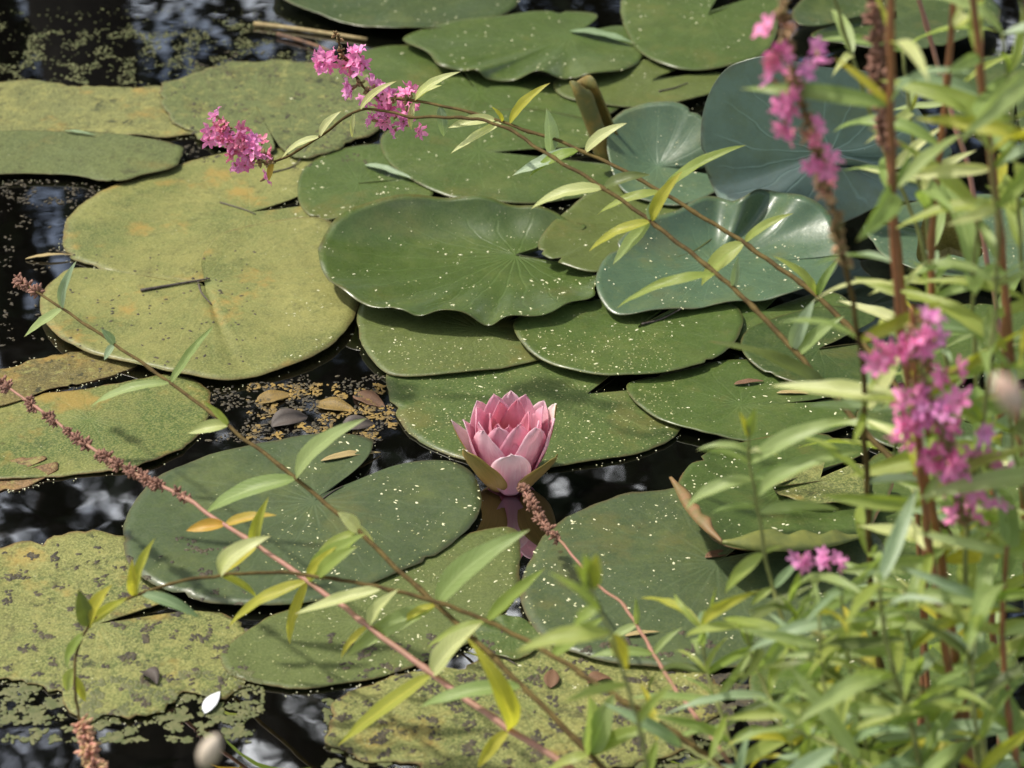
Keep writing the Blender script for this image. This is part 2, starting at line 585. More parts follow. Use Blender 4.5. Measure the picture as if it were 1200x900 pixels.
# ------------------------------------------------------------------ lily pads
PADS = []
NOSLIT = ('blue green pad with a rippled raised back rim, right of the wavy pad',
          'olive grainy pad running below the grey green pad to the reflection of the flower',
          'torn mouldy pad at the bottom edge covered in brown crumbs',
          'small rotting brown pad sunk in the water below the big yellow pad',
          'small smooth green pad scrap between the mouldy pad and the olive pad',
          'flat olive pad at the left edge, its tip under a long white fleck',
          'muddy green pad along the dark water at the top left',
          'pad under the drooping leaves at the lower right',
          'yellow and green pad at the left edge with an orange patch')


def pad(label, pts, c, h, mat, *a_, **kw):
    return pad_(label, pts[1:] if label in NOSLIT else pts, c, h, mat, *a_, **kw)


def pad_(label, pts, c, h, mat, rise=0.0, wav=(0.0, 9, 0.0), k=2.6, segs=150, rings=16, rough_edge=0.0025, sag=0.0, cone=0.0, bites=2, crease=None):
    """pts: px outline starting at one side of the sinus, going round to the other side; (x,y[,height])"""
    if len(c) == 2: c = (c[0], c[1], h)
    C = H(*c)
    w = [H(p[0], p[1], p[2] if len(p) > 2 else h) for p in pts]
    # closed smooth loop that keeps the sinus corner at the centre sharp
    loop = arclen(crom(w + [w[0]], 8), segs)
    sd_ = rnd.random() * 50
    v, uv = [], []
    ns = len(loop)
    und = 0.25 if h < 0.005 else 1.0
    bt = [(rnd.uniform(.12, .88), rnd.uniform(.004, .011), rnd.uniform(.003, .009)) for _ in range(rnd.randint(0, bites + 1))]
    for i, p in enumerate(loop):
        d = p - C
        an = i / (ns - 1)
        L = max(d.length, 1e-4)
        nz = noise.noise(Vector((p.x * 30, p.y * 30, sd_))) + 0.6 * noise.noise(Vector((p.x * 90, p.y * 90, sd_)))
        d = d * (1 + nz * rough_edge / L * 1.2)
        for (b0_, bw, bd_) in bt:
            q_ = abs(an - b0_) / bw
            if q_ < 1: d = d * (1 - bd_ * (1 - q_ * q_) / L)
        wv = wav[0] * math.sin(an * math.tau * wav[1] + wav[2] + 1.3 * math.sin(an * 9 + sd_)) * (0.65 + 0.6 * noise.noise(Vector((an * 6, sd_, 1))))
        for j in range(rings + 1):
            r = j / rings
            fz = r ** k
            q = C + Vector((d.x * r, d.y * r, 0))
            z = C.z + d.z * fz + rise * r ** 3 + max(0.0, L > 0.03) * wv * r ** 3.2 - sag * r * (1 - r) * 4 - cone * (1 - r) ** 2
            z += 0.0030 * noise.noise(Vector((q.x * 11, q.y * 11, sd_ + 5))) * (0.3 + r)
            z += 0.0032 * noise.noise(Vector((math.cos(an * math.tau) * 2.6, math.sin(an * math.tau) * 2.6, sd_ + 9))) * r * r * und
            if crease:
                ca, cb = H(*crease[0], h), H(*crease[1], h)
                e_ = cb - ca
                tt = max(0, min(1, (q - ca).xy.dot(e_.xy) / e_.xy.length_squared))
                dd = ((q - ca).xy - e_.xy * tt).length
                z -= .0040 * math.exp(-(dd / .0035) ** 2) 
            q.z = max(z, 0.0012)
            v.append(q - C)
            uv.append((an, r))
    n1 = len(v)
    v2 = []
    for i in range(ns):
        for j in range(rings + 1):
            q = v[i * (rings + 1) + j].copy()
            q.z -= 0.0009
            v2.append(q)
    v += v2
    uv += uv
    f = []
    R1 = rings + 1
    for i in range(ns - 1):
        for j in range(rings):
            a, b, c_, d_ = i * R1 + j, i * R1 + j + 1, (i + 1) * R1 + j + 1, (i + 1) * R1 + j
            f.append((a, b, c_, d_))
            f.append((a + n1, d_ + n1, c_ + n1, b + n1))
        a, b = i * R1 + rings, (i + 1) * R1 + rings
        f.append((a, a + n1, b + n1, b))
    # orientation: want top faces up
    me = mesh('lily_pad', v, f)
    u = me.uv_layers.new(name='UVMap')
    co = [0.0] * (len(me.loops) * 2)
    for l in me.loops:
        co[l.index * 2], co[l.index * 2 + 1] = uv[l.vertex_index]
    u.data.foreach_set('uv', co)
    s = sum(me.polygons[i].normal.z * me.polygons[i].area for i in range(0, min(len(f), ns * rings), 2))
    tot = 0
    for q in me.polygons:
        if q.vertices[0] < n1 and q.vertices[1] < n1: tot += q.normal.z * q.area
    if tot < 0: me.flip_normals()
    o = obj('lily_pad', me, mat, None, Matrix.Translation(C))
    tag(o, label, 'lily pad', 'water lily pads')
    PADS.append(o)
    return o


_pm = [0]
def pm(green=GRN, yel=0.3, algae=0.3, rough=0.42, edge=0.5, yellow=None, veins=0.5, coat=None):
    _pm[0] += 1
    return pad_mat('pad_%d' % _pm[0], _pm[0] * 7.3, green, yellow or (YEL if yel > 0.55 else YGR), yel, algae, rough, edge, veins, coat)


def ring(cx, cy, rx, ry, start=0, n=14, gap=12, jit=0.04, rot=0):
    """roundish outline in px round a centre, sinus at angle start"""
    o = []
    for i in range(n + 1):
        a = R(start + gap / 2 + (360 - gap) * i / n)
        j = 1 + rnd.uniform(-jit, jit)
        x, y = rx * math.cos(a) * j, ry * math.sin(a) * j
        ca, sa = math.cos(R(rot)), math.sin(R(rot))
        o.append((cx + x * ca - y * sa, cy + x * sa + y * ca))
    return [(cx, cy)] + o


mm = 0.001
# --- top left
pad('muddy green pad along the dark water at the top left', [(90, 128), (-90, 132), (-60, 108), (-10, 98), (50, 95), (110, 101), (180, 100), (240, 112), (252, 140), (212, 158), (150, 160), (60, 158), (-40, 158), (-90, 146)], (90, 128), 4 * mm, pm((0.085, 0.10, 0.035), .62, 1.0, .6), rough_edge=.009)
pad('algae covered pad behind the left pink flower head', [(300, 125), (322, 176), (275, 178), (235, 160), (196, 136), (192, 98), (250, 80), (310, 72), (380, 74), (440, 92), (450, 135), (410, 168), (340, 180)], (300, 125), 8 * mm, pm((0.085, 0.105, 0.035), .5, 1.0, .6), rough_edge=.009)
pad('flat olive pad at the left edge, its tip under a long white fleck', [(85, 178), (215, 182), (205, 196), (172, 205), (138, 215), (90, 206), (30, 203), (-50, 205), (-90, 190), (-80, 168), (-20, 156), (60, 153), (120, 156), (175, 162), (212, 172)], (85, 178), 9 * mm, pm((0.075, 0.095, 0.032), .55, .9, .6), rough_edge=.003)
# --- big yellow pair
pad('large yellow green pad with an open black cleft, upper of the yellow pair', [(292, 248), (352, 230), (366, 215), (390, 185), (330, 172), (262, 180), (205, 194), (152, 211), (108, 231), (84, 252), (73, 275), (78, 295), (105, 312), (165, 326), (250, 330), (330, 300), (385, 268), (372, 243)], (292, 248), 3 * mm, pm(OLV, .72, .6, .55), rough_edge=.003)
pad('largest yellow pad with a creased middle, lower of the yellow pair', [(240, 332), (237, 300), (260, 274), (310, 261), (368, 254), (398, 268), (412, 305), (421, 348), (410, 382), (372, 414), (312, 436), (262, 445), (205, 438), (150, 424), (92, 408), (55, 382), (48, 352), (62, 328), (92, 313), (160, 323), (215, 332)], (240, 332), 9 * mm, pm(OLV, .80, .55, .55), rough_edge=.002, crease=((240, 332), (274, 425)))
pad('small rotting brown pad sunk in the water below the big yellow pad', [(90, 440), (165, 418), (150, 432), (110, 444), (60, 458), (0, 478), (-40, 470), (-30, 440), (20, 428), (70, 414), (120, 410), (160, 412)], (80, 438), 2 * mm, pm((0.07, 0.06, 0.02), .8, 1.0, .5, .9, (0.15, 0.12, 0.035)), rough_edge=.008)
pad('yellow and green pad at the left edge with an orange patch', [(105, 492), (-60, 500), (-30, 480), (30, 467), (95, 455), (160, 445), (215, 441), (240, 452), (245, 478), (232, 510), (200, 534), (150, 549), (80, 556), (10, 562), (-50, 552), (-70, 520)], (105, 492), 3 * mm, pm(GRN, .68, .6, .5, .8), rough_edge=.004)
pad('rusty decayed pad sliver at the left edge under the yellow pad', [(0, 560), (60, 545), (50, 562), (10, 575), (-40, 578), (-40, 545), (10, 536), (50, 540)], (0, 558), 1.5 * mm, pm((0.10, 0.06, 0.03), .8, 1.0, .5, .9, (0.2, 0.12, 0.05)), rough_edge=.008)
# --- left middle
pad('smooth grey green pad left of the flower with a wide cleft', [(372, 584), (418, 550), (436, 525), (430, 512), (360, 511), (290, 520), (222, 540), (176, 565), (150, 600), (144, 640), (163, 675), (208, 697), (278, 708), (342, 708), (402, 696), (470, 668), (530, 634), (560, 602), (563, 574), (546, 549), (514, 539), (462, 546), (412, 566)], (368, 588), 9 * mm, pm(GGY, .15, .12, .4, .3), rough_edge=.0015)
pad('olive grainy pad running below the grey green pad to the reflection of the flower', [(420, 735), (255, 770), (280, 745), (330, 716), (400, 690), (480, 650), (555, 622), (602, 618), (610, 650), (606, 690), (588, 720), (560, 748), (505, 774), (435, 794), (352, 806), (292, 798), (262, 785)], (420, 728), 4 * mm, pm(OLV, .5, .45, .55), rough_edge=.003)
pad('crusted yellow pad at the lower left with a short black cleft', [(115, 731), (150, 727), (188, 724), (225, 716), (270, 722), (292, 750), (292, 790), (262, 812), (210, 824), (150, 842), (95, 846), (60, 812), (10, 798), (-60, 800), (-110, 740), (-90, 670), (-30, 645), (50, 631), (146, 622), (160, 660), (200, 692), (186, 709), (150, 717)], (115, 731), 3 * mm, pm(OLV, .66, 1.0, .6, .7), rough_edge=.014, bites=7)
pad('torn mouldy pad at the bottom edge covered in brown crumbs', [(610, 830), (846, 840), (800, 878), (720, 902), (610, 915), (500, 905), (430, 892), (393, 868), (384, 840), (430, 806), (520, 782), (590, 745), (650, 725), (710, 752), (790, 768), (845, 800)], (610, 826), 2.5 * mm, pm(OLV, .66, 1.0, .6, .8), rough_edge=.015, bites=8)
pad('small smooth green pad scrap between the mouldy pad and the olive pad', [(600, 745), (560, 722), (600, 722), (635, 735), (642, 752), (615, 768), (580, 765), (555, 750)], (598, 744), 5.5 * mm, pm(GRN, .4, .4, .5), rough_edge=.004)
# --- around flower
pad('speckled green pad directly behind the pink flower', [(680, 468), (790, 455), (800, 490), (786, 514), (742, 533), (690, 541), (628, 548), (560, 541), (502, 521), (470, 496), (455, 462), (462, 425), (540, 405), (640, 395), (740, 410)], (680, 462), 4 * mm, pm(GRN, .4, .42, .5, .4), rough_edge=.002)
pad('speckled pad tucked under the big wavy raised pad', [(560, 400), (700, 350), (700, 395), (640, 418), (582, 432), (520, 440), (460, 438), (432, 418), (420, 388), (425, 350), (470, 330), (560, 325), (650, 330)], (560, 385), 8 * mm, pm(OLV, .45, .35, .5, .4), rough_edge=.0015)
pad('green pad with a dark twig in its cleft, in front of the wavy pad', [(748, 384), (828, 350), (862, 362), (871, 382), (862, 402), (836, 422), (785, 438), (722, 442), (662, 433), (620, 413), (602, 388, .017), (614, 370, .02), (655, 358, .018), (705, 352), (765, 345), (800, 346)], (748, 384), 14 * mm, pm(GRN, .2, .15, .38, .3), rise=.003, rough_edge=.001)
pad('big wavy raised pad in the centre with blue sheen on its curled back rim',
    [(604, 299, .012), (684, 271, .020), (668, 257, .026), (640, 246, .034), (596, 236, .044), (545, 229, .052), (492, 227, .056), (440, 233, .058), (402, 250, .052), (379, 274, .046), (373, 300, .040), (385, 327, .036), (422, 352, .034), (470, 364, .032), (490, 371, .028), (515, 364, .038), (545, 368, .034), (571, 379, .024), (592, 370, .038), (620, 368, .034), (648, 362, .034), (672, 354, .030), (694, 346, .032), (702, 330, .030), (692, 314, .022), (650, 304, .014)], (604, 299, .011), 20 * mm, pm(GRN, .12, .12, .34, .3, coat=.5, veins=.8), wav=(.0035, 14, 0), rough_edge=.001, k=3.2, segs=240, rings=24)
pad('small olive pad wedged behind the cleft of the wavy pad', [(745, 262, .02), (838, 268), (820, 290), (770, 306), (702, 316, .03), (662, 308, .03), (632, 292, .03), (640, 270, .026), (690, 228), (760, 215), (830, 240)], (745, 262, .02), 22 * mm, pm(OLV, .3, .15, .4, .3), rough_edge=.001)
pad('blue green pad with a rippled raised back rim, right of the wavy pad',
    [(835, 305, .02), (985, 300, .03), (975, 322, .028), (930, 345, .028), (870, 352, .026), (800, 360, .026), (732, 368, .026), (706, 352, .03), (698, 328, .035), (712, 297, .04), (745, 266, .05), (790, 243, .06), (838, 231, .055), (870, 229, .068), (905, 223, .06), (940, 228, .07), (968, 244, .06), (984, 272, .045)], (835, 305, .018), 24 * mm, pm(BLU, .15, .12, .34, .3, coat=.3), wav=(.004, 9, 1), rough_edge=.001, segs=200, rings=20)
pad('smooth green pad right of the speckled pad, under a tan leaf sliver', [(868, 478), (988, 470), (1000, 492), (960, 508), (905, 516), (845, 511), (785, 496), (748, 474), (734, 450), (762, 438), (815, 425), (880, 420), (950, 438), (985, 458)], (868, 474), 9 * mm, pm(GRN, .2, .18, .4, .3), rough_edge=.0015)
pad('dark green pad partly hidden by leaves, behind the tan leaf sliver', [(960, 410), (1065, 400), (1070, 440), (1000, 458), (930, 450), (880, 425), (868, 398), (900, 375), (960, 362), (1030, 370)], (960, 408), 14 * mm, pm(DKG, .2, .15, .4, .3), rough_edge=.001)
pad('green pad between the twig pad and the blue green pad', [(890, 365), (960, 340), (1000, 360), (985, 390), (930, 402), (880, 402), (840, 385), (830, 360), (860, 340), (920, 332)], (895, 364), 12 * mm, pm(GRN, .15, .15, .4, .3), rough_edge=.001)
# --- top centre
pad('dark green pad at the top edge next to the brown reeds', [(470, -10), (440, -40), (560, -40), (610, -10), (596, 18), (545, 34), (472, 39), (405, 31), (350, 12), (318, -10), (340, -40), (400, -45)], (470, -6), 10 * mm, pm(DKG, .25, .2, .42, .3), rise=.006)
pad('pad with scalloped lower rim and a rolled white cleft at the top centre', [(672, 42), (728, 30), (752, 52), (750, 70), (728, 82, .022), (692, 86, .03), (662, 95, .016), (630, 84, .034), (600, 95, .014), (572, 93, .016), (558, 82, .03), (540, 84, .014), (515, 76, .02), (500, 60, .022), (472, 44), (520, 28), (580, 20), (640, 14), (700, 16)], (668, 41), 16 * mm, pm(GRN, .2, .15, .4, .3), rough_edge=.001, segs=200)
pad('round dark pad at the top edge carrying a few seeds', [(830, 18), (910, -10), (912, 30), (896, 62), (850, 78), (795, 80), (755, 64), (735, 38), (727, 8), (735, -25), (790, -50), (860, -50)], (830, 14), 20 * mm, pm(GRN, .2, .2, .4, .3), rough_edge=.001)
pad('green pad behind the upper pink flowers', [(560, 110), (545, 70), (640, 85), (720, 95), (735, 118), (690, 145), (600, 152), (500, 150), (400, 135), (345, 118), (372, 86), (420, 62), (470, 50), (515, 58)], (560, 108), 6 * mm, pm(GRN, .25, .25, .42, .3), rough_edge=.0015)
pad('narrow green pad beside the brown stub', [(765, 95), (842, 84), (848, 100), (810, 116), (740, 124), (680, 118), (648, 100), (680, 84), (740, 72), (800, 74)], (762, 96), 11 * mm, pm(OLV, .25, .2, .42, .3), rough_edge=.001)
pad('green pad left of the wavy pad with a pale lifted rim', [(420, 215), (484, 212), (508, 228), (470, 240), (420, 250), (375, 256), (352, 240), (349, 214), (364, 190), (400, 172), (452, 170), (482, 190), (492, 208)], (420, 214), 7 * mm, pm(GRN, .3, .25, .42, .3), rough_edge=.001)
pad('broad green pad beneath the arching stems', [(560, 178), (735, 195), (722, 218), (660, 234), (600, 240), (530, 232), (480, 210), (449, 178), (455, 152), (520, 135), (600, 128), (690, 140), (742, 165)], (560, 176), 9 * mm, pm(GRN, .2, .2, .42, .3), rough_edge=.001)
pad('dark folded pad between the brown stub and the upright pad', [(760, 205, .02), (850, 205, .03), (842, 225, .03), (790, 236, .03), (730, 222, .03), (712, 180, .05), (716, 140, .075), (750, 122, .085), (800, 124, .085), (840, 150, .07), (856, 185, .04)], (770, 195, .03), 30 * mm, pm(BLU, .12, .15, .4, .3), rough_edge=.001, wav=(.004, 5, 0), k=1.5)
pad('very large blue grey pad standing tilted behind the right hand stems',
    [(985, 190, .11), (1095, 215, .06), (1060, 240, .04), (1000, 252, .03), (940, 252, .03), (882, 250, .03), (850, 238, .035), (832, 208, .06), (821, 165, .11), (826, 122, .16), (850, 88, .20), (892, 72, .22), (950, 70, .225), (1010, 84, .21), (1062, 110, .18), (1096, 150, .14), (1108, 190, .09)], (972, 175, .11), .1, pm((0.18, 0.26, 0.21), .1, .1, .40, .3, veins=1.3, coat=.5), rough_edge=.001, k=1.15, wav=(.010, 6, 0), sag=.012, segs=200, rings=22)
pad('blue green pad in the shade at the right edge behind the stems', ring(1150, 285, 130, 48, 200), (1150, 285), 12 * mm, pm(BLU, .2, .2, .42, .3), rise=.01)
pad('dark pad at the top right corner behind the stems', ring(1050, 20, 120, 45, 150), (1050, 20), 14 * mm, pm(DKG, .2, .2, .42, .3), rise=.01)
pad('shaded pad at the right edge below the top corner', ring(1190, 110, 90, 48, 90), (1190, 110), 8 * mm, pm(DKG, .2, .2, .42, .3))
pad('small shaded pad at the right edge in the thick of the stems', ring(1170, 400, 110, 45, 100), (1170, 400), 6 * mm, pm(GRN, .2, .2, .42, .3))
# --- right middle
pad('green pad with a turned up tan lip, under the green shoot',
    [(905, 570, .03), (1040, 560, .02), (1030, 600, .02), (1010, 628, .03), (960, 642, .04), (890, 644, .05), (845, 636, .055), (822, 616, .06), (803, 590, .055), (796, 560, .035), (830, 532, .02), (890, 515, .012), (960, 508, .01), (1020, 525, .012)], (915, 572, .014), 20 * mm, pm(GRN, .25, .2, .4, .9), k=2.0, rough_edge=.001)
LIPPAD = PADS[-1]
def lip(a, b, mat, label):
    A = crom([H(*p) for p in a], 6)
    B_ = crom([H(*p) for p in b], 6)
    v, f = [], []
    n = min(len(A), len(B_))
    A, B_ = arclen(A, 30), arclen(B_, 30)
    base = LIPPAD.matrix_basis.translation
    for i_, (p, q) in enumerate(zip(A, B_)):
        q = p.lerp(q, min(1, .15 + 1.3 * math.sin(math.pi * i_ / 29)) * (1 + .25 * noise.noise(Vector((i_ * .3, 1, 2)))))
        for t in (0, .33, .66, 1):
            m_ = p.lerp(q, t)
            v.append(m_ + Vector((0, -.001, .0015)) * math.sin(math.pi * t) - base)
    for i in range(29):
        for k in range(3): f.append((i * 4 + k, i * 4 + k + 1, i * 4 + k + 5, i * 4 + k + 4))
    o = obj('rolled_rim', mesh('rolled_rim', v, f), mat, LIPPAD, Matrix.Translation(base))
    o.modifiers.new('thick', 'SOLIDIFY').thickness = .0012
    o['label'] = label
lip([(785, 560, .062), (800, 592, .06), (820, 617, .062), (846, 637, .060)], [(800, 562, .062), (813, 588, .064), (832, 610, .066), (850, 626, .064)], simple('rim_russet', (0.22, 0.12, 0.05), (0.16, 0.12, 0.04), 60), 'russet folded corner of the rim')
lip([(846, 637, .060), (892, 646, .055), (960, 644, .045), (1012, 630, .035)], [(850, 619, .066), (895, 622, .062), (960, 625, .050), (1012, 620, .036)], simple('rim_underside', (0.16, 0.17, 0.035), (0.11, 0.13, 0.03), 60), 'yellow green underside of the turned up rim')
pad('mossy yellow green pad patch behind the green shoot', [(960, 560), (1010, 545), (1020, 575), (985, 590), (935, 588), (905, 570), (920, 548), (965, 538)], (960, 564), 26 * mm, pm(OLV, .7, .9, .5), rough_edge=.003)
pad('wide grey green pad right of the flower reflection', [(850, 655), (1010, 620), (1040, 670), (1010, 730), (930, 770), (830, 782), (735, 778), (660, 760), (622, 730), (610, 695), (620, 655), (655, 612), (705, 586), (765, 572), (850, 568), (920, 585)], (840, 660), 7 * mm, pm(GGY, .22, .18, .42, .4), rough_edge=.002)
pad('pad under the drooping leaves at the lower right', [(1010, 780), (1180, 740), (1190, 800), (1100, 850), (1000, 866), (920, 850), (880, 810), (890, 760), (960, 720), (1060, 700), (1140, 705)], (1010, 778), 5 * mm, pm(GRN, .25, .25, .42, .4), rough_edge=.002)
pad('half hidden pad at the right edge beneath the large pink flower spike', ring(1120, 610, 150, 90, 250), (1120, 610), 4 * mm, pm(GRN, .25, .2, .42, .3))
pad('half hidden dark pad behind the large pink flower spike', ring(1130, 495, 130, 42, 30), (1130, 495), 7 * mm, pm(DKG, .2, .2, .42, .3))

# ------------------------------------------------------------------ surface query
bv_v, bv_f = [], []
for o in PADS:
    k = len(bv_v)
    bv_v += [o.matrix_basis @ q.co for q in o.data.vertices]
    bv_f += [tuple(i + k for i in p.vertices) for p in o.data.polygons]
bvh = BVHTree.FromPolygons(bv_v, bv_f)


def top(x, y):
    hit = bvh.ray_cast(Vector((x, y, 1.0)), Vector((0, 0, -1)))
    return hit[0].z if hit[0] else None


def Psurf(px, py):
    d = ray(px, py).normalized()
    hit = bvh.ray_cast(Vector((0, 0, CAMH)), d)
    return hit[0] if hit[0] else H(px, py, 0.0)


# ------------------------------------------------------------------ flecks, duckweed, crumbs (stuff)
def bits(name, label, cat, pts, size, mat, flat=0.35, elong=1.0, pw=1.0):
    v, f = [], []
    for p in pts:
        s = size[0] + (size[1] - size[0]) * rnd.random() ** pw
        a0 = rnd.uniform(0, 6.28)
        e = rnd.uniform(1, elong)
        k = len(v)
        n = 5
        for j in range(n):
            a = math.tau * j / n
            x, y = math.cos(a) * s * e, math.sin(a) * s / e ** .5
            v.append(Vector((p.x + x * math.cos(a0) - y * math.sin(a0), p.y + x * math.sin(a0) + y * math.cos(a0), p.z + 0.0002)))
        v.append(p + Vector((0, 0, s * flat + 0.0004)))
        f += [(k + j, k + (j + 1) % n, k + n) for j in range(n)]
    return tag(obj(name, mesh(name, v, f, True), mat), label, cat, kind='stuff')


pts = []
while len(pts) < 2600:
    px, py = rnd.uniform(330, 1200), rnd.uniform(0, 800)
    if noise.noise(Vector((px / 55, py / 30, 3))) + rnd.uniform(-.35, .2) < 0: continue
    p = H(px, py, 0.01)
    z = top(p.x, p.y)
    if z is None: continue
    pts.append(Vector((p.x, p.y, z)))
bits('pollen_flecks', 'pale yellow flecks of seed and pollen scattered over the green pads', 'flecks', pts, (.0003, .0017), M_fleck, .4, 2.2, 3.0)
pts = []
while len(pts) < 1800:
    px, py = rnd.uniform(440, 800), rnd.uniform(330, 545)
    if rnd.random() > 0.25: px, py = rnd.uniform(455, 790), rnd.uniform(395, 545)
    if rnd.random() < 0.35: px, py = rnd.uniform(260, 640), rnd.uniform(620, 890)
    p = H(px, py, 0.008)
    z = top(p.x, p.y)
    if z is None or z > 0.02: continue
    pts.append(Vector((p.x, p.y, z)))
bits('pollen_dust', 'fine greenish dust over the pads round the flower', 'dust', pts, (.0004, .0012), M_dust, .5, 1.5)


def zone(n, x0, x1, y0, y1, thr=0.0, onpad=None, sc=(40, 25), seed=0):
    out = []
    t = 0
    while len(out) < n and t < n * 60:
        t += 1
        px, py = rnd.uniform(x0, x1), rnd.uniform(y0, y1)
        if noise.noise(Vector((px / sc[0], py / sc[1], seed))) < thr: continue
        p = H(px, py, 0)
        z = top(p.x, p.y)
        if onpad is True and z is None: continue
        if onpad is False and z is not None: continue
        out.append(Vector((p.x, p.y, z if z is not None else 0.0005)))
    return out


p1 = zone(1700, -10, 330, 25, 100, 0.16, None, (27, 12), 1) + zone(500, -10, 380, 10, 110, -0.3, None, (27, 12), 4) + zone(500, 180, 420, 60, 110, 0.0, None, (30, 20), 2)
bits('duckweed', 'mat of small duckweed leaves floating on the dark water at the top left', 'duckweed', p1, (.0008, .0021), M_duck, .25)
p1 = zone(1100, 90, 310, 790, 850, 0.0, None, (30, 14), 5) + zone(250, 0, 60, 800, 850, 0, None, (20, 10), 6)
bits('duckweed', 'greenish crumbs of duckweed along the lower left pad edge', 'duckweed', p1, (.0009, .0022), M_duck, .3)
p1 = zone(900, 0, 300, 780, 870, 0.05, False, (24, 9), 31) + zone(500, 380, 860, 820, 900, 0.05, False, (24, 10), 33)
bits('algae_scraps', 'scraps of yellow green algae on the dark water along the bottom pads', 'algae', p1, (.0008, .0034), M_duck, .15, 1.8, 2.0)
p1 = zone(800, 240, 460, 440, 520, -0.05, False, (26, 16), 9)
bits('leaf_litter', 'brown and ochre litter floating between the yellow pad and the speckled pad', 'leaf litter', p1, (.0006, .0022), M_crumb, .4, 1.8)
p1 = zone(900, 290, 465, 450, 515, 0.0, False, (22, 12), 11)
bits('ochre_litter', 'ochre leaf crumbs on the water left of the speckled pad', 'leaf litter', p1, (.0007, .0024), M_ochre, .3, 2.0)
p1 = zone(1500, 385, 850, 745, 900, 0.22, True, (20, 12), 13) + zone(700, 0, 290, 640, 845, 0.28, True, (18, 12), 14)
bits('dark_crumbs', 'dark brown crumbs and droppings lying on the lower crusted pads', 'plant crumbs', p1, (.0008, .0026), M_crumb, .5, 1.8)
p1 = zone(500, 200, 430, 60, 200, 0.2, None, (22, 14), 15) + zone(120, 60, 300, 300, 440, 0.1, True, (9, 6), 16)
bits('dark_crumbs', 'dark crumbs on the muddy pads at the upper left', 'plant crumbs', p1, (.0008, .0022), M_crumb, .5, 1.8)
p1 = zone(700, 800, 960, 790, 860, 0.0, False, (20, 12), 18) + zone(140, 0, 130, 195, 240, 0.0, False, (20, 12), 19) + zone(110, 0, 90, 200, 460, 0.2, False, (20, 16), 21)
bits('floating_debris', 'black and brown specks of debris drifting on the open water', 'debris', p1, (.0008, .0024), M_crumb, .4, 2.0)
# foam-bright specks hugging pad edges
ep = []
for o in PADS:
    vs = o.data.vertices
    n = len(vs) // 2
    R1 = 17
    for i in range(len(vs)):
        pass
for o in PADS:
    bb = [o.matrix_basis @ q.co for q in o.data.vertices]
    uvl = o.data.uv_layers[0].data
    for l in o.data.loops:
        if uvl[l.index].uv[1] > 0.999 and rnd.random() < 0.10:
            p = bb[l.vertex_index]
            q = p + Vector((rnd.gauss(0, .003), rnd.gauss(-.002, .003), 0))
            if p.z < 0.012 and top(q.x, q.y) is None: ep.append(Vector((q.x, q.y, 0.0004)))
bits('edge_crumbs', 'tiny pale crumbs caught in the water along the pad edges', 'debris', ep, (.0004, .0009), M_fleck, .5, 1.6)

# ------------------------------------------------------------------ water lily flower
def petal_mesh(L, Wd, curve, cup, point=0.5, nu=16, nv=10, peak=0.5, ruffle=0.0, sd_=0):
    """grows along +Z from the origin, outer face toward +X; curve > 0 bends the tip inward, point 0 round .. 1 sharp"""
    v, uv, f = [], [], []
    x, z = 0.0, 0.0
    for i in range(nu + 1):
        t = i / nu
        if t < peak:
            q = t / peak
            wdt = 0.30 + 0.70 * math.sin(q * math.pi / 2) ** 0.9
        else:
            q = (t - peak) / (1 - peak)
            wdt = (1 - point) * math.sqrt(max(0.0, 1 - q ** 2.4)) + point * (1 - q ** 1.5)
        wdt *= Wd * 0.5
        a = curve * (t - 0.1)
        if i:
            x += L / nu * math.sin(-a)
            z += L / nu * math.cos(a)
        for j in range(nv + 1):
            s = j / nv * 2 - 1
            ph = s * cup * 1.25
            rx = ruffle * noise.noise(Vector((t * 4, s * 2, sd_))) * t
            if cup > 0.02:
                yy = math.sin(ph) / (cup * 1.25) * wdt
                xx = (math.cos(ph) - 1) / (cup * 1.25) * wdt
            else:
                yy, xx = s * wdt, 0
            v.append(Vector((x + xx + rx, yy, z)))
            uv.append((t, j / nv))
    R1 = nv + 1
    for i in range(nu):
        for j in range(nv):
            f.append((i * R1 + j, i * R1 + j + 1, (i + 1) * R1 + j + 1, (i + 1) * R1 + j))
    me = mesh('petal', v, f)
    u = me.uv_layers.new(name='UVMap')
    for l in me.loops: u.data[l.index].uv = uv[l.vertex_index]
    return me


M_pet = petal_mat('petal_pink', (0.80, 0.36, 0.50), (0.94, 0.68, 0.74), None, 0.42)
M_petm = petal_mat('petal_mid_pink', (0.80, 0.32, 0.46), (0.92, 0.56, 0.66), None, 0.45)
M_petd = petal_mat('petal_deep_pink', (0.78, 0.26, 0.38), (0.90, 0.46, 0.56), None, 0.45)
M_petp = petal_mat('petal_pale_pink', (0.80, 0.42, 0.54), (0.92, 0.74, 0.78), None, 0.35)
M_pets = petal_mat('sepal_outer', (0.50, 0.30, 0.10), (0.26, 0.20, 0.05), None, 0.15)
M_sepin = petal_mat('sepal_inner', (0.82, 0.66, 0.60), (0.90, 0.78, 0.72), None, 0.15)
FL = H(597, 560, 0.004)
fl = empty('water_lily_flower', FL, 'pink water lily flower half open on the dark water in front of the speckled pad', 'water lily')


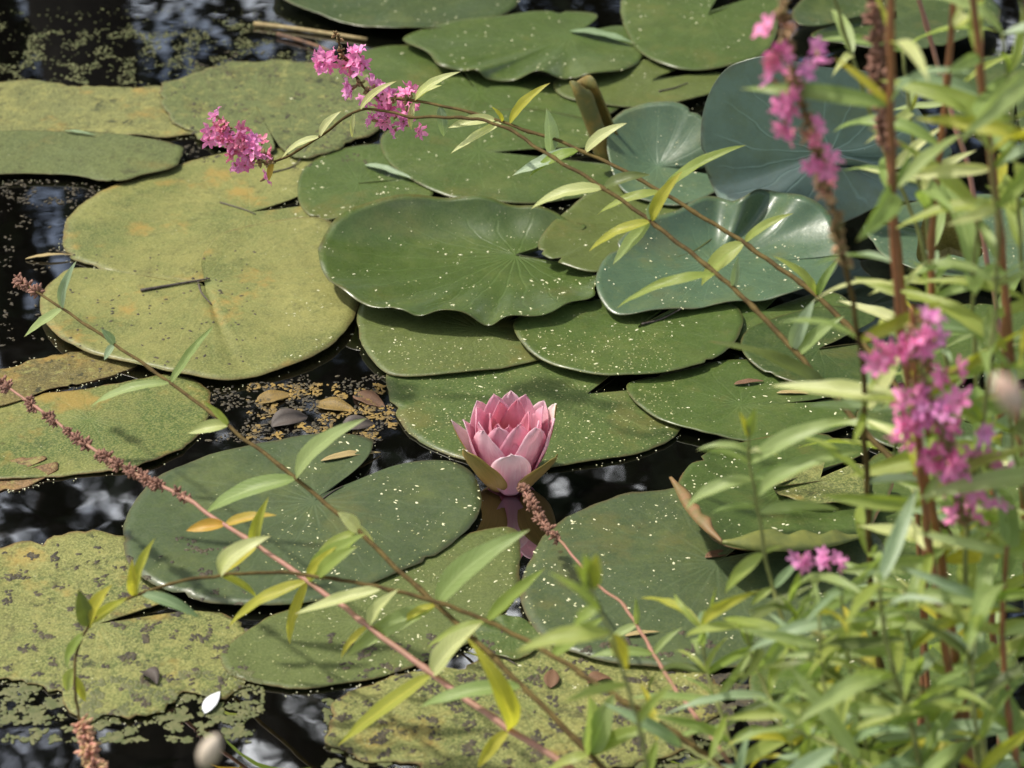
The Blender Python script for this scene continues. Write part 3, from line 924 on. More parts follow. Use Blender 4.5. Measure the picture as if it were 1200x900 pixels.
def petal(az, incl, L, Wd, curve=0.5, cup=0.6, r0=0.010, z0=0.004, mat=None, name='petal', label=None, point=.6, peak=.5, twist=0, dx=0.0, dy=0.0):
    """az 0 = toward the camera, positive to the right"""
    me = petal_mesh(L, Wd, curve, cup, point, peak=peak, ruffle=0.003, sd_=rnd.random() * 50)
    out = Vector((math.sin(R(az)), -math.cos(R(az)), 0))
    Y_ = Vector((0, 0, 1)).cross(out)
    Rm = Matrix((out, Y_, Vector((0, 0, 1)))).transposed().to_4x4()
    tilt = Matrix.Rotation(R(incl), 4, 'Y')
    M = Matrix.Translation(FL + out * r0 + Vector((dx, dy, z0))) @ Rm @ tilt @ Matrix.Rotation(R(twist), 4, 'Z')
    o = obj(name, me, mat or M_pet, fl, M)
    sol = o.modifiers.new('thick', 'SOLIDIFY')
    sol.thickness = 0.0004
    if name == 'sepal':
        me.materials.append(M_sepin)
        sol.material_offset = 1
    if label: o['label'] = label
    return o


# sepals
petal(-44, 32, .072, .060, .15, .40, .0255, -.003, M_pets, 'sepal', 'olive brown sepal at the front left', .6, .40)
petal(47, 37, .069, .050, .12, .40, .0245, -.003, M_pets, 'sepal', 'low olive brown sepal at the front right', .6, .42)
petal(-98, 42, .076, .038, .35, .5, .018, .001, M_pets, 'sepal', 'cream and olive sepal standing at the left', .8, .4)
petal(108, 32, .084, .046, .45, .45, .019, .002, M_pets, 'sepal', 'cream upright sepal at the right with a brown tip', .8, .5)
# outer petals
petal(2, 25, .060, .042, .50, .30, .0275, -.003, M_petp, 'petal', 'broad pale front petal with a white middle', .20, .60)
for a, i_, L in ((-46, 25, .075), (46, 24, .078), (88, 31, .077), (-88, 32, .076), (-132, 30, .078), (128, 30, .079), (178, 30, .080)):
    petal(a, i_, L, .058 if abs(a) < 60 else .052, .45, .42, .0190, .001, point=.72, peak=.42, twist=rnd.uniform(-6, 6))
# middle petals
for a, i_, L in ((-20, 18, .075), (24, 17, .077), (-68, 23, .074), (68, 23, .077), (110, 25, .078), (154, 25, .080), (-156, 25, .080), (-112, 25, .077)):
    petal(a, i_, L, .050, .38, .42, .0150, .003, M_petm, point=.75, peak=.42, twist=rnd.uniform(-8, 8))
# inner petals
for a, i_, L in ((-44, 13, .069), (4, 11, .068), (46, 13, .070), (100, 15, .075), (160, 16, .079), (-150, 16, .078), (-98, 15, .073)):
    petal(a, i_, L, .042, .30, .45, .0100, .004, M_petd, point=.8, peak=.42, twist=rnd.uniform(-8, 8))
M_sta = simple('stamen_yellow', (0.75, 0.5, 0.08), (0.8, 0.6, 0.1), 60)
for a in range(0, 360, 30):
    petal(a + 7, 3, .045, .010, .2, .3, .004, .012, M_sta, 'stamen')
st = crom([FL + Vector((0, 0, .006)), FL + Vector((.01, .02, -.06)), FL + Vector((.05, .06, -.3))], 5)
tube('flower_stalk', st, (.004, .004), M_stem['green'], fl, base=FL)

# ------------------------------------------------------------------ loosestrife kit
def leaf_mesh(arch, twist, fold, wide=0.17, nu=12, wavy=0.0, sd_=0):
    """unit length along X, normal Z"""
    v, uv, f = [], [], []
    x = z = 0.0
    for i in range(nu + 1):
        t = i / nu
        a = arch * (t - 0.35)
        if i:
            x += math.cos(a) / nu
            z -= math.sin(a) / nu
        wdt = wide * 0.5 * (math.sin(math.pi * min(1, t ** 0.72)) ** 0.85 if 0 < t < 1 else 0.03 * (t == 0)) + 0.004 * (1 - t)
        tw = twist * t
        for j in range(5):
            s = (j / 4) * 2 - 1
            yy = s * wdt
            zz = abs(s) ** 1.3 * wdt * fold + wavy * noise.noise(Vector((t * 5, s, sd_))) * (t * (1 - t) * 4)
            v.append(Vector((x, yy * math.cos(tw) - zz * math.sin(tw), z + yy * math.sin(tw) + zz * math.cos(tw))))
            uv.append((t, j / 4))
    for i in range(nu):
        for j in range(4):
            f.append((i * 5 + j, i * 5 + j + 1, (i + 1) * 5 + j + 1, (i + 1) * 5 + j))
    # normalise so the tip lies on the X axis at 1
    tip = v[nu * 5 + 2].copy()
    an = math.atan2(tip.z, tip.x)
    Rm = Matrix.Rotation(an, 3, 'Y')
    s = 1 / math.hypot(tip.x, tip.z)
    v = [(Rm @ q) * s for q in v]
    me = mesh('leaf', v, f)
    u = me.uv_layers.new(name='UVMap')
    for l in me.loops: u.data[l.index].uv = uv[l.vertex_index]
    return me


SHAPES = [(0.3, 0.1, 0.35, .17), (1.1, 0.2, 0.3, .16), (0.7, -0.4, 0.5, .18), (1.7, 0.3, 0.4, .15), (-0.5, 0.3, 0.3, .16), (0.9, 0.9, 0.5, .15), (1.3, -0.8, 0.3, .17)]
LM = {}


def leaf_me(shape, mi, wide=1.0):
    key = (shape, mi, wide)
    if key not in LM:
        a, t, fo, w_ = SHAPES[shape]
        me = leaf_mesh(a, t, fo, w_ * wide, wavy=0.03, sd_=shape * 3.1 + mi)
        me.materials.append(M_leaf[mi])
        LM[key] = me
    return LM[key]


def put_leaf(root, b, t, shape=0, mi=0, wide=1.0, roll=0.0, up=None, name='leaf', label=None):
    X = (t - b)
    L = X.length
    X = X / L
    up = up or Vector((0, -0.45, 0.9))
    Z = (up - X * up.dot(X))
    if Z.length < 0.05: Z = Vector((0, -1, 0.1)) - X * Vector((0, -1, 0.1)).dot(X)
    Z.normalize()
    Y_ = Z.cross(X)
    M = Matrix((X * L, Y_ * L, Z * L)).transposed().to_4x4()
    M = Matrix.Translation(b) @ M @ Matrix.Rotation(R(roll), 4, 'X')
    o = obj(name, leaf_me(shape, mi, wide), None, root, M)
    if label: o['label'] = label
    return o


def blossom_mesh(sd_, mat, n=6, size=1.0):
    r_ = random.Random(sd_)
    v, f, mi = [], [], []
    # calyx tube along +Z
    a, b = tube_data([Vector((0, 0, 0)), Vector((0, 0, .003)), Vector((0, 0, .006))], [.0010, .0016, .0014], 6)
    v += a; f += b; mi += [1] * len(b)
    for k in range(n):
        an = math.tau * k / n + r_.uniform(-.15, .15)
        out = Vector((math.cos(an), math.sin(an), 0))
        tn = Vector((-math.sin(an), math.cos(an), 0))
        L = .0095 * size * r_.uniform(.8, 1.15)
        lift = r_.uniform(0.1, 0.9)
        o = len(v)
        m = 5
        for i in range(m + 1):
            t = i / m
            w_ = .0026 * size * math.sin(math.pi * min(.97, t * .8 + .12)) * (1 if i < m else .4)
            p = Vector((0, 0, .006)) + out * (.001 + L * t) + Vector((0, 0, L * lift * (t - .4 * t * t) + .0012 * math.sin(t * 9 + k)))
            v += [p - tn * w_ + Vector((0, 0, .0006)), p, p + tn * w_ + Vector((0, 0, .0006))]
        for i in range(m):
            for j in range(2):
                q = o + i * 3 + j
                f.append((q, q + 1, q + 4, q + 3)); mi.append(0)
    me = mesh('blossom', v, f, True, (mat, M_calyx))
    me.polygons.foreach_set('material_index', mi)
    return me


BL = [[blossom_mesh(10 * a + b, M_bloss[a]) for b in range(3)] for a in range(3)]


def cluster_mesh(sd_, mat, n=9, L=.006, r=.0011, spread=1.0):
    r_ = random.Random(sd_)
    v, f = [], []
    for k in range(n):
        d = Vector((r_.gauss(0, 1), r_.gauss(0, 1), r_.uniform(-.2, 1.1))).normalized()
        l = L * r_.uniform(.7, 1.2)
        o = len(v)
        a, b = tube_data([d * .0008, d * l * .5, d * l * .85, d * l], [r * .6, r * 1.1, r * .8, r * .15], 5)
        v += a
        f += [tuple(i + o for i in q) for q in b]
    me = mesh('seed_cluster', v, f)
    me.materials.append(mat)
    return me


SEEDC = [cluster_mesh(k, M_seed, 12) for k in range(4)]
CALC = [cluster_mesh(20 + k, M_calyx, 9, .005, .0012) for k in range(3)]
M_bud = simple('bud_pinkish', (0.55, 0.24, 0.18), (0.40, 0.28, 0.12), 120)
BUDC = [cluster_mesh(40 + k, M_bud, 10, .0075, .0013) for k in range(3)]


def frame_at(path, t):
    i = t * (len(path) - 1)
    k = min(int(i), len(path) - 2)
    p = path[k].lerp(path[k + 1], i - k)
    d = (path[k + 1] - path[k]).normalized()
    a = d.cross(Vector((0.2, 0.9, 0.3)))
    a.normalize()
    return p, d, a, d.cross(a)


def orient(p, z, s=1.0, roll=0.0):
    q = z.to_track_quat('Z', 'Y')
    return Matrix.Translation(p) @ q.to_matrix().to_4x4() @ Matrix.Rotation(roll, 4, 'Z') @ Matrix.Scale(s, 4)


def spike(root, path, t0, t1, dens, size=1.0, cols=(0,), r=.005, calyx=True, pblank=0.0):
    """blossoms in whorls along path between fractions t0 and t1; dens = whorls"""
    for i in range(dens):
        t = t0 + (t1 - t0) * (i + rnd.uniform(-.3, .3)) / max(1, dens - 1)
        t = max(0, min(1, t))
        p, d, a, b = frame_at(path, t)
        if calyx: obj('calyx_cluster', rnd.choice(CALC), None, root, orient(p, d, 1.2 * size, rnd.uniform(0, 6)))
        if rnd.random() < pblank: continue
        for k in range(rnd.choice((2, 3, 3, 4))):
            an = rnd.uniform(0, math.tau)
            o = (a * math.cos(an) + b * math.sin(an))
            z = (o + d * rnd.uniform(-.1, .5)).normalized()
            obj('blossom', rnd.choice(BL[rnd.choice(cols)]), None, root, orient(p + o * r * rnd.uniform(.3, 1.2), z, size * rnd.uniform(.85, 1.25), rnd.uniform(0, 6)))


def seeds(root, path, t0, t1, n, size=1.0, lib=None, name='seed_cluster'):
    for i in range(n):
        t = t0 + (t1 - t0) * i / max(1, n - 1) + rnd.uniform(-.3, .3) * (t1 - t0) / n
        p, d, a, b = frame_at(path, max(0, min(1, t)))
        an = rnd.uniform(0, 6.28)
        o = (a * math.cos(an) + b * math.sin(an))
        obj(name, rnd.choice(lib or SEEDC), None, root, orient(p + o * .0015, (d + o * .4).normalized(), size * rnd.uniform(.8, 1.25), rnd.uniform(0, 6)))


def auto_leaves(root, path, t0, t1, pairs, L, mis, droop=0.35, wide=1.0, upbias=0.35, shapes=(0, 1, 2, 3, 5)):
    for i in range(pairs):
        t = t0 + (t1 - t0) * (i + rnd.uniform(-.2, .2)) / max(1, pairs - 1)
        p, d, a, b = frame_at(path, max(0.0, min(1, t)))
        an0 = (i % 2) * math.pi / 2 + rnd.uniform(-.4, .4)
        for s in (0, math.pi):
            an = an0 + s + rnd.uniform(-.3, .3)
            o = a * math.cos(an) + b * math.sin(an)
            dr = (o + d * rnd.uniform(0.1, upbias * 2) + Vector((0, 0, -droop * rnd.uniform(0, 1)))).normalized()
            l = L * rnd.uniform(.6, 1.15)
            if rnd.random() < 0.08: continue
            put_leaf(root, p, p + dr * l, rnd.choice(shapes), rnd.choice(mis), wide * rnd.choice((.85, 1.0, 1.15)), rnd.uniform(-35, 35))
            if rnd.random() < 0.3:
                o2 = (o + d * rnd.uniform(.6, 1.4)).normalized()
                put_leaf(root, p, p + o2 * l * .5, rnd.choice(shapes), rnd.choice(mis), wide, rnd.uniform(-40, 40))


def P3(q):
    """(px,py,'h',height) or (px,py,Y)"""
    return H(q[0], q[1], q[3]) if len(q) == 4 else Yp(*q)


def stem_plant(label, pts, radii, matk, cat='plant', group='purple loosestrife stems', n=10, seg=8):
    pp = [P3(q) for q in pts]
    path = arclen(crom(pp, 10), 12 + 8 * len(pts))
    kx, ky = rnd.uniform(0, 50), rnd.uniform(0, 50)
    for i_ in range(2, len(path) - 2):
        path[i_] = path[i_] + Vector((noise.noise(Vector((i_ * .35, kx, 0))), noise.noise(Vector((i_ * .35, ky, 3))), noise.noise(Vector((i_ * .35, kx, 9))))) * .0016
    root = empty('loosestrife', path[0], label, cat, group)
    tube('stem', path, radii, M_stem[matk], root, seg, path[0], nodes=9)
    return root, path


def near_t(path, px, py):
    """fraction of path that projects nearest to a pixel"""
    best = (1e9, 0)
    for i, p in enumerate(path):
        d = p - Vector((0, 0, CAMH))
        dep = d.y * cP - d.z * sP
        x = 600 + d.x / dep * FPX
        y = 450 - (d.y * sP + d.z * cP) / dep * FPX
        q = math.hypot(x - px, y - py)
        if q < best[0]: best = (q, i / (len(path) - 1))
    return best[1]


def kleaf(root, path, b, t, shape=0, mi=0, wide=1.0, roll=0.0, dy=0.0, label=None):
    """a leaf from pixel b (on the stem) to pixel t, its tip dy metres nearer (-) or farther (+)"""
    p = frame_at(path, near_t(path, *b))[0]
    tp = Yp(t[0], t[1], p.y + dy)
    bb = Yp(b[0], b[1], p.y)
    if (bb - p).length < 0.012: bb = p
    return put_leaf(root, bb, tp, shape, mi, wide, roll, label=label)


# ---- A: long dark stem crossing from lower right to the left edge
rt, pa = stem_plant('long thin dark stem from the bottom edge to the left edge, dry bud at tip',
                    [(790, 985, 'h', .10), (700, 892, 'h', .13), (600, 792, 'h', .15), (540, 735, 'h', .155), (480, 680, 'h', .16), (400, 605, 'h', .165), (265, 497, 'h', .17), (130, 400, 'h', .17), (22, 328, 'h', .165)], (.0025, .0013), 'brown')
seeds(rt, pa, .965, 1.0, 9, 1.2)
kleaf(rt, pa, (265, 497), (220, 508), 2, 5, 1.7)
kleaf(rt, pa, (265, 497), (238, 470), 0, 1, 1.2)
kleaf(rt, pa, (72, 362), (90, 305), 1, 2, 1.0)
kleaf(rt, pa, (72, 362), (28, 395), 0, 0, 1.2)
kleaf(rt, pa, (132, 402), (118, 385), 0, 2, 2.5)
kleaf(rt, pa, (132, 402), (122, 422), 0, 2, 2.5)
kleaf(rt, pa, (200, 445), (252, 380), 0, 0, .7)
kleaf(rt, pa, (200, 445), (105, 478), 1, 0, .7)
kleaf(rt, pa, (348, 562), (430, 490), 1, 0, 1.0, dy=-.02)
kleaf(rt, pa, (345, 560), (238, 605), 1, 0, 1.1)
kleaf(rt, pa, (417, 616), (440, 640), 0, 5, 1.6)
kleaf(rt, pa, (417, 618), (368, 668), 3, 1, 1.0)
kleaf(rt, pa, (417, 618), (395, 600), 0, 5, 3.0)
kleaf(rt, pa, (512, 705), (622, 620), 1, 0, 1.1, dy=-.01)
kleaf(rt, pa, (512, 705), (405, 770), 2, 0, .9)
kleaf(rt, pa, (512, 705), (470, 735), 3, 3, 1.1)
kleaf(rt, pa, (610, 800), (490, 830), 1, 0, .9)
kleaf(rt, pa, (692, 885), (720, 812), 0, 0, 1.9)
kleaf(rt, pa, (692, 885), (690, 815), 0, 0, 2.4, roll=40)
kleaf(rt, pa, (692, 885), (770, 850), 1, 1, 1.3)
kleaf(rt, pa, (692, 885), (640, 905), 1, 1, 1.3)

# ---- B: pinkish stem with dry brown seed heads
rt, pb = stem_plant('pinkish stem slanting across the lower left with dry brown seed clusters along its upper end',
                    [(760, 975, 'h', .09), (660, 895, 'h', .12), (590, 850, 'h', .125), (520, 800, 'h', .13), (380, 695, 'h', .14), (310, 645, 'h', .14), (240, 600, 'h', .14), (215, 582, 'h', .14), (130, 540, 'h', .13), (60, 490, 'h', .13), (-10, 440, 'h', .13)], (.0030, .0012), 'pink')
t0 = near_t(pb, 225, 590)
t1 = near_t(pb, 0, 447)
for c_, n_ in (((215, 583), 2), ((188, 568), 4), ((172, 560), 5), ((158, 550), 6), ((140, 542), 5), ((128, 532), 6), ((105, 512), 4), ((88, 503), 4), ((62, 488), 6), ((40, 470), 5), ((8, 450), 5)):
    t = near_t(pb, *c_)
    seeds(rt, pb, max(0, t - .008), min(1, t + .008), n_ + 1, 1.05)
kleaf(rt, pb, (262, 614), (218, 622), 2, 4, 1.8)
kleaf(rt, pb, (262, 614), (325, 604), 2, 4, 1.2)
kleaf(rt, pb, (300, 638), (315, 582), 3, 3, 1.2)
kleaf(rt, pb, (300, 640), (262, 672), 2, 3, 1.4)
kleaf(rt, pb, (365, 682), (395, 640), 1, 3, 1.2)
kleaf(rt, pb, (365, 682), (268, 735), 1, 3, .8)
kleaf(rt, pb, (365, 682), (340, 755), 1, 3, .8)
kleaf(rt, pb, (365, 682), (430, 625), 2, 1, 1.4)
kleaf(rt, pb, (430, 730), (468, 690), 2, 5, 1.4)
kleaf(rt, pb, (430, 730), (400, 772), 1, 3, .9)
kleaf(rt, pb, (508, 792), (395, 875), 0, 3, .7)
kleaf(rt, pb, (508, 792), (565, 730), 2, 5, 1.7)
kleaf(rt, pb, (595, 855), (545, 745), 3, 3, 1.0)
kleaf(rt, pb, (595, 855), (560, 900), 2, 3, 1.2)

# ---- C: arching olive stem that hooks down at the left
rt, pc = stem_plant('arching olive stem whose tip hooks down into pinkish buds at the lower left',
                    [(900, 960, 'h', .12), (840, 895, 'h', .15), (800, 866, 'h', .16), (707, 806, 'h', .17), (633, 760, 'h', .17), (560, 723, 'h', .17), (480, 697, 'h', .17), (400, 680, 'h', .17), (330, 672, 'h', .165), (250, 675, 'h', .16), (180, 690, 'h', .15), (130, 712, 'h', .14), (100, 740, 'h', .12), (88, 775, 'h', .10), (88, 810, 'h', .08), (95, 850, 'h', .05), (112, 900, 'h', .03)], (.0026, .0010), 'brown')
t0 = near_t(pc, 92, 845)
seeds(rt, pc, t0, 1, 16, 1.25, BUDC, 'bud_cluster')
kleaf(rt, pc, (102, 737), (92, 690), 0, 6, 2.2)
kleaf(rt, pc, (105, 735), (132, 685), 2, 3, 1.8)
kleaf(rt, pc, (108, 733), (150, 700), 0, 3, 1.4)
kleaf(rt, pc, (160, 693), (155, 655), 1, 3, 1.4)
kleaf(rt, pc, (160, 693), (182, 630), 2, 3, 1.0)
kleaf(rt, pc, (165, 692), (235, 725), 1, 2, 1.1)
kleaf(rt, pc, (92, 738), (82, 785), 3, 1, 1.2)
kleaf(rt, pc, (88, 780), (78, 810), 2, 1, 2.2)
kleaf(rt, pc, (90, 795), (100, 822), 1, 3, 1.5)
kleaf(rt, pc, (262, 672), (318, 628), 3, 5, 1.6)
kleaf(rt, pc, (262, 672), (300, 700), 3, 3, 1.0)
kleaf(rt, pc, (262, 672), (275, 645), 2, 5, 1.8)
kleaf(rt, pc, (370, 673), (420, 640), 1, 1, 1.6)
kleaf(rt, pc, (448, 690), (345, 720), 0, 5, .8)
kleaf(rt, pc, (573, 728), (640, 665), 0, 1, .9)
kleaf(rt, pc, (573, 728), (500, 760), 1, 1, .8)
kleaf(rt, pc, (650, 768), (710, 722), 0, 1, 1.2)

# ---- top stems D1 with the upper pink flower group
rt, pd = stem_plant('arching stem from the right with the magenta flower head at top centre left',
                    [(1120, 560, 1.62), (1040, 440, 1.75), (970, 358, 1.85), (870, 284, 1.95), (767, 220, 2.03), (683, 177, 2.10), (593, 145, 2.16), (533, 127, 2.2), (477, 117, 2.23), (440, 112, 2.25), (420, 95, 2.26), (400, 60, 2.26), (396, 40, 2.26)], (.0028, .0012), 'brown')
t0 = near_t(pd, 480, 118)
for (c_, cols) in (((470, 118), (0, 1)), ((455, 115), (0, 1)), ((440, 112), (0, 1)), ((428, 100), (1, 0)), ((418, 90), (0, 1)), ((404, 68), (2, 0))):
    t = near_t(pd, *c_)
    spike(rt, pd, max(0, t - .008), min(1, t + .008), 1, 1.1, cols, .006)
# side blossoms that stand off the tip
for (x_, y_, n_) in ((383, 66, 4), (376, 77, 3), (424, 66, 3), (424, 84, 2), (456, 133, 5), (467, 143, 3), (440, 142, 2), (480, 150, 2), (452, 116, 3)):
    for k in range(n_):
        p = Yp(x_ + rnd.uniform(-6, 6), y_ + rnd.uniform(-7, 7), 2.25 + rnd.uniform(-.01, .01))
        obj('blossom', rnd.choice(BL[rnd.choice((0, 0, 1))]), None, rt, orient(p, Vector((rnd.gauss(0, 1), rnd.gauss(-.6, .8), rnd.gauss(.2, .8))).normalized(), rnd.uniform(.9, 1.2), rnd.uniform(0, 6)))
seeds(rt, pd, .955, 1, 6, 1.1, CALC, 'calyx_cluster')
p, d_, a_, b_ = frame_at(pd, t0)
kleaf(rt, pd, (488, 120), (540, 84), 1, 5, 1.0)
kleaf(rt, pd, (487, 122), (518, 100), 2, 5, 1.5)
kleaf(rt, pd, (488, 118), (482, 152), 3, 5, 1.2)
kleaf(rt, pd, (515, 124), (520, 160), 1, 2, 1.8)
kleaf(rt, pd, (593, 145), (645, 97), 1, 3, 1.0)
kleaf(rt, pd, (588, 143), (528, 180), 0, 5, .9)
kleaf(rt, pd, (580, 141), (525, 150), 2, 5, 1.3)
kleaf(rt, pd, (588, 140), (576, 125), 1, 3, 1.6)
kleaf(rt, pd, (645, 180), (640, 126), 0, 2, 2.1, roll=25)
kleaf(rt, pd, (683, 177), (735, 144), 1, 5, 1.4)
kleaf(rt, pd, (680, 178), (620, 208), 1, 1, 1.2)
kleaf(rt, pd, (680, 178), (600, 206), 0, 2, 1.2)
kleaf(rt, pd, (775, 222), (875, 170), 1, 1, .7)
kleaf(rt, pd, (775, 225), (700, 252), 1, 1, .9)
kleaf(rt, pd, (872, 286), (822, 335), 1, 1, 1.9)
kleaf(rt, pd, (872, 286), (930, 250), 1, 1, 1.0)
kleaf(rt, pd, (955, 345), (905, 300), 1, 1, 1.0)
kleaf(rt, pd, (955, 345), (985, 300), 1, 0, 1.0)

rt, pe = stem_plant('arching stem ending in the clump of rose blossoms nearest the left',
                    [(1160, 700, 1.55), (1080, 580, 1.62), (1000, 490, 1.70), (930, 410, 1.78), (860, 338, 1.86), (767, 263, 1.95), (707, 220, 2.0), (640, 180, 2.06), (587, 147, 2.12), (540, 138, 2.16), (482, 137, 2.2), (425, 128, 2.22), (375, 160, 2.23), (322, 190, 2.24), (300, 185, 2.24), (262, 145, 2.24)], (.0028, .0011), 'brown')
t0 = near_t(pe, 318, 190)
for k in range(44):
    a = rnd.random()
    x_ = 248 + 60 * a + rnd.gauss(0, 8)
    y_ = 148 + 38 * a + rnd.gauss(0, 9)
    p = Yp(x_, y_, 2.24 + rnd.uniform(-.012, .012))
    obj('blossom', rnd.choice(BL[rnd.choice((2, 2, 0, 1))]), None, rt, orient(p, Vector((rnd.gauss(0, 1), rnd.gauss(-.6, .8), rnd.gauss(.2, .8))).normalized(), rnd.uniform(.75, 1.05), rnd.uniform(0, 6)))
seeds(rt, pe, t0, 1, 12, 1.1, CALC, 'calyx_cluster')
kleaf(rt, pe, (374, 160), (400, 130), 1, 5, 1.4)
kleaf(rt, pe, (374, 160), (330, 186), 1, 5, 1.0)
kleaf(rt, pe, (415, 132), (413, 162), 1, 5, 1.0)
kleaf(rt, pe, (425, 128), (465, 95), 1, 5, 1.0)
kleaf(rt, pe, (322, 190), (315, 212), 2, 4, 1.6)
kleaf(rt, pe, (765, 262), (772, 225), 0, 2, 2.3)
kleaf(rt, pe, (765, 262), (718, 310), 0, 0, 1.4)
kleaf(rt, pe, (762, 258), (800, 200), 1, 3, 1.2)
kleaf(rt, pe, (708, 222), (622, 245), 1, 5, 1.2)
kleaf(rt, pe, (708, 222), (762, 205), 1, 6, 1.5)
kleaf(rt, pe, (762, 262), (690, 295), 1, 3, 1.0)
kleaf(rt, pe, (860, 338), (865, 300), 0, 2, 1.4)
kleaf(rt, pe, (840, 320), (722, 362), 1, 1, .6)
kleaf(rt, pe, (930, 410), (955, 350), 1, 2, 1.5)
kleaf(rt, pe, (935, 415), (990, 370), 1, 0, 1.3)
kleaf(rt, pe, (985, 470), (830, 400), 1, 6, .6)

# ---- brown dried tip in front of the flower
rt, pf = stem_plant('short dry brown seed spike in front of the flower reflection on a thin pinkish stem',
                    [(900, 975, 1.50), (855, 895, 'h', .12), (780, 790, 'h', .12), (735, 715, 'h', .11), (700, 685, 'h', .10), (662, 640, 'h', .08), (640, 618, 'h', .08), (612, 572, 'h', .08)], (.0019, .0010), 'pink')
t0 = near_t(pf, 655, 634)
seeds(rt, pf, t0, 1, 22, 1.0)
kleaf(rt, pf, (735, 735), (745, 700), 0, 0, 1.1)
kleaf(rt, pf, (735, 735), (712, 750), 0, 0, 1.6)
kleaf(rt, pf, (765, 770), (800, 735), 1, 0, 1.0)
kleaf(rt, pf, (765, 772), (690, 770), 1, 0, 1.0)

# ------------------------------------------------------------------ right-hand clump: upright stems
def up_stem(label, pts, radii, matk, pairs, L, mis, t0=.05, t1=1.0, droop=.45, wide=1.0):
    r_, p_ = stem_plant(label, pts, radii, matk)
    if pairs: auto_leaves(r_, p_, t0, t1, int(pairs * 1.08), L * 1.25, mis, droop, wide * 0.78)
    return r_, p_


MIX = (0, 0, 0, 1, 2, 1, 5, 3)
# big pink spike
rt, pg = up_stem('thick russet stem carrying the large pink and mauve flower spike at the right', [(1140, 960, 1.38), (1125, 860, 1.40), (1105, 740, 1.42), (1085, 610, 1.44), (1074, 500, 1.44), (1072, 400, 1.44), (1068, 360, 1.44)], (.0040, .0016), 'orange', 5, .075, MIX, .1, .62)
for (x_, y_, n_, cs) in ((1030, 420, 9, (0,)), (1045, 405, 7, (0, 1)), (1072, 392, 12, (1, 0)), (1092, 400, 10, (1,)), (1100, 440, 8, (0,)), (1065, 425, 6, (0, 1)), (1070, 470, 12, (0, 1)), (1085, 490, 12, (1, 0)), (1062, 505, 10, (0,)), (1110, 500, 10, (0,)), (1130, 495, 6, (0, 1)), (1105, 540, 14, (0,)), (1090, 535, 8, (0,)), (1125, 550, 10, (0, 1)), (1135, 575, 8, (0, 1)), (1150, 545, 4, (1,)), (1165, 570, 6, (1,)), (1128, 598, 8, (0, 1))):
    for k in range(max(1, int(n_ * .42))):
        p = Yp(x_ + rnd.gauss(0, 6), y_ + rnd.gauss(0, 8), 1.43 + rnd.uniform(-.015, .02))
        obj('blossom', rnd.choice(BL[rnd.choice(cs)]), None, rt, orient(p, Vector((rnd.gauss(0, 1), rnd.gauss(-.6, .8), rnd.gauss(.2, .8))).normalized(), rnd.uniform(.9, 1.25), rnd.uniform(0, 6)))
sp = crom([Yp(1072, 370, 1.44), Yp(1085, 450, 1.435), Yp(1110, 520, 1.43), Yp(1130, 610, 1.43)], 8)
tube('side_branch', sp, (.0012, .0016), M_stem['green'], rt, 6, sp[0])
seeds(rt, sp, 0, 1, 22, 1.2, CALC, 'calyx_cluster')

rt, ph = up_stem('olive stem topped by the sparse hot pink spike left of the clump', [(1055, 960, 1.45), (1040, 840, 1.47), (1022, 700, 1.49), (1015, 560, 1.50), (1010, 430, 1.50), (990, 310, 1.50), (968, 215, 1.50), (945, 140, 1.50), (925, 60, 1.50), (918, 5, 1.50)], (.0030, .0012), 'brown', 7, .07, MIX, .08, .62)
for (x_, y_, n_, cs) in ((905, 62, 8, (2, 0)), (912, 45, 4, (0,)), (900, 72, 3, (0,)), (950, 60, 5, (0, 1)), (920, 95, 8, (0, 1)), (938, 90, 4, (1,)), (925, 130, 9, (2, 0)), (918, 148, 6, (2, 0)), (948, 142, 4, (0,)), (963, 165, 4, (2,)), (938, 192, 4, (2, 0)), (968, 195, 8, (0, 2)), (958, 215, 4, (2,))):
    for k in range(max(1, int(n_ * .45))):
        p = Yp(x_ + rnd.gauss(0, 4), y_ + rnd.gauss(0, 6), 1.50 + rnd.uniform(-.012, .012))
        obj('blossom', rnd.choice(BL[rnd.choice(cs)]), None, rt, orient(p, Vector((rnd.gauss(0, 1), rnd.gauss(-.6, .8), rnd.gauss(.2, .8))).normalized(), rnd.uniform(.8, 1.05), rnd.uniform(0, 6)))
seeds(rt, ph, .70, 1, 40, 1.1, CALC + BUDC[:1], 'calyx_cluster')

rt, p_ = up_stem('straight russet stem running the full height right of the sparse pink spike', [(1150, 980, 1.44), (1110, 700, 1.47), (1062, 430, 1.49), (1048, 300, 1.50), (1045, 150, 1.50), (1043, -60, 1.50)], (.0036, .0026), 'orange', 9, .075, MIX, .35, 1)
seeds(rt, p_, .80, 1.0, 2, 1.0)
rt, p_ = up_stem('thin straight stem with a dark dry seed head at the top edge', [(1100, 980, 1.55), (1080, 700, 1.58), (1068, 450, 1.60), (1050, 260, 1.60), (1035, 130, 1.60), (1022, -40, 1.60)], (.0026, .0016), 'orange', 6, .06, MIX, .3, .75)
seeds(rt, p_, .82, 1.0, 34, 1.5)
rt, p_ = up_stem('red brown stem leaning right toward the top edge', [(1075, 980, 1.56), (1085, 650, 1.60), (1092, 300, 1.62), (1105, 150, 1.62), (1122, -50, 1.62)], (.0034, .0024), 'orange', 9, .075, MIX, .3, 1)
rt, p_ = up_stem('pale pink stem crossing behind the others toward the upper left', [(1230, 620, 1.75), (1180, 420, 1.80), (1140, 220, 1.82), (1100, 80, 1.84), (1062, -50, 1.84)], (.0026, .0020), 'pink', 4, .06, MIX, .1, 1)
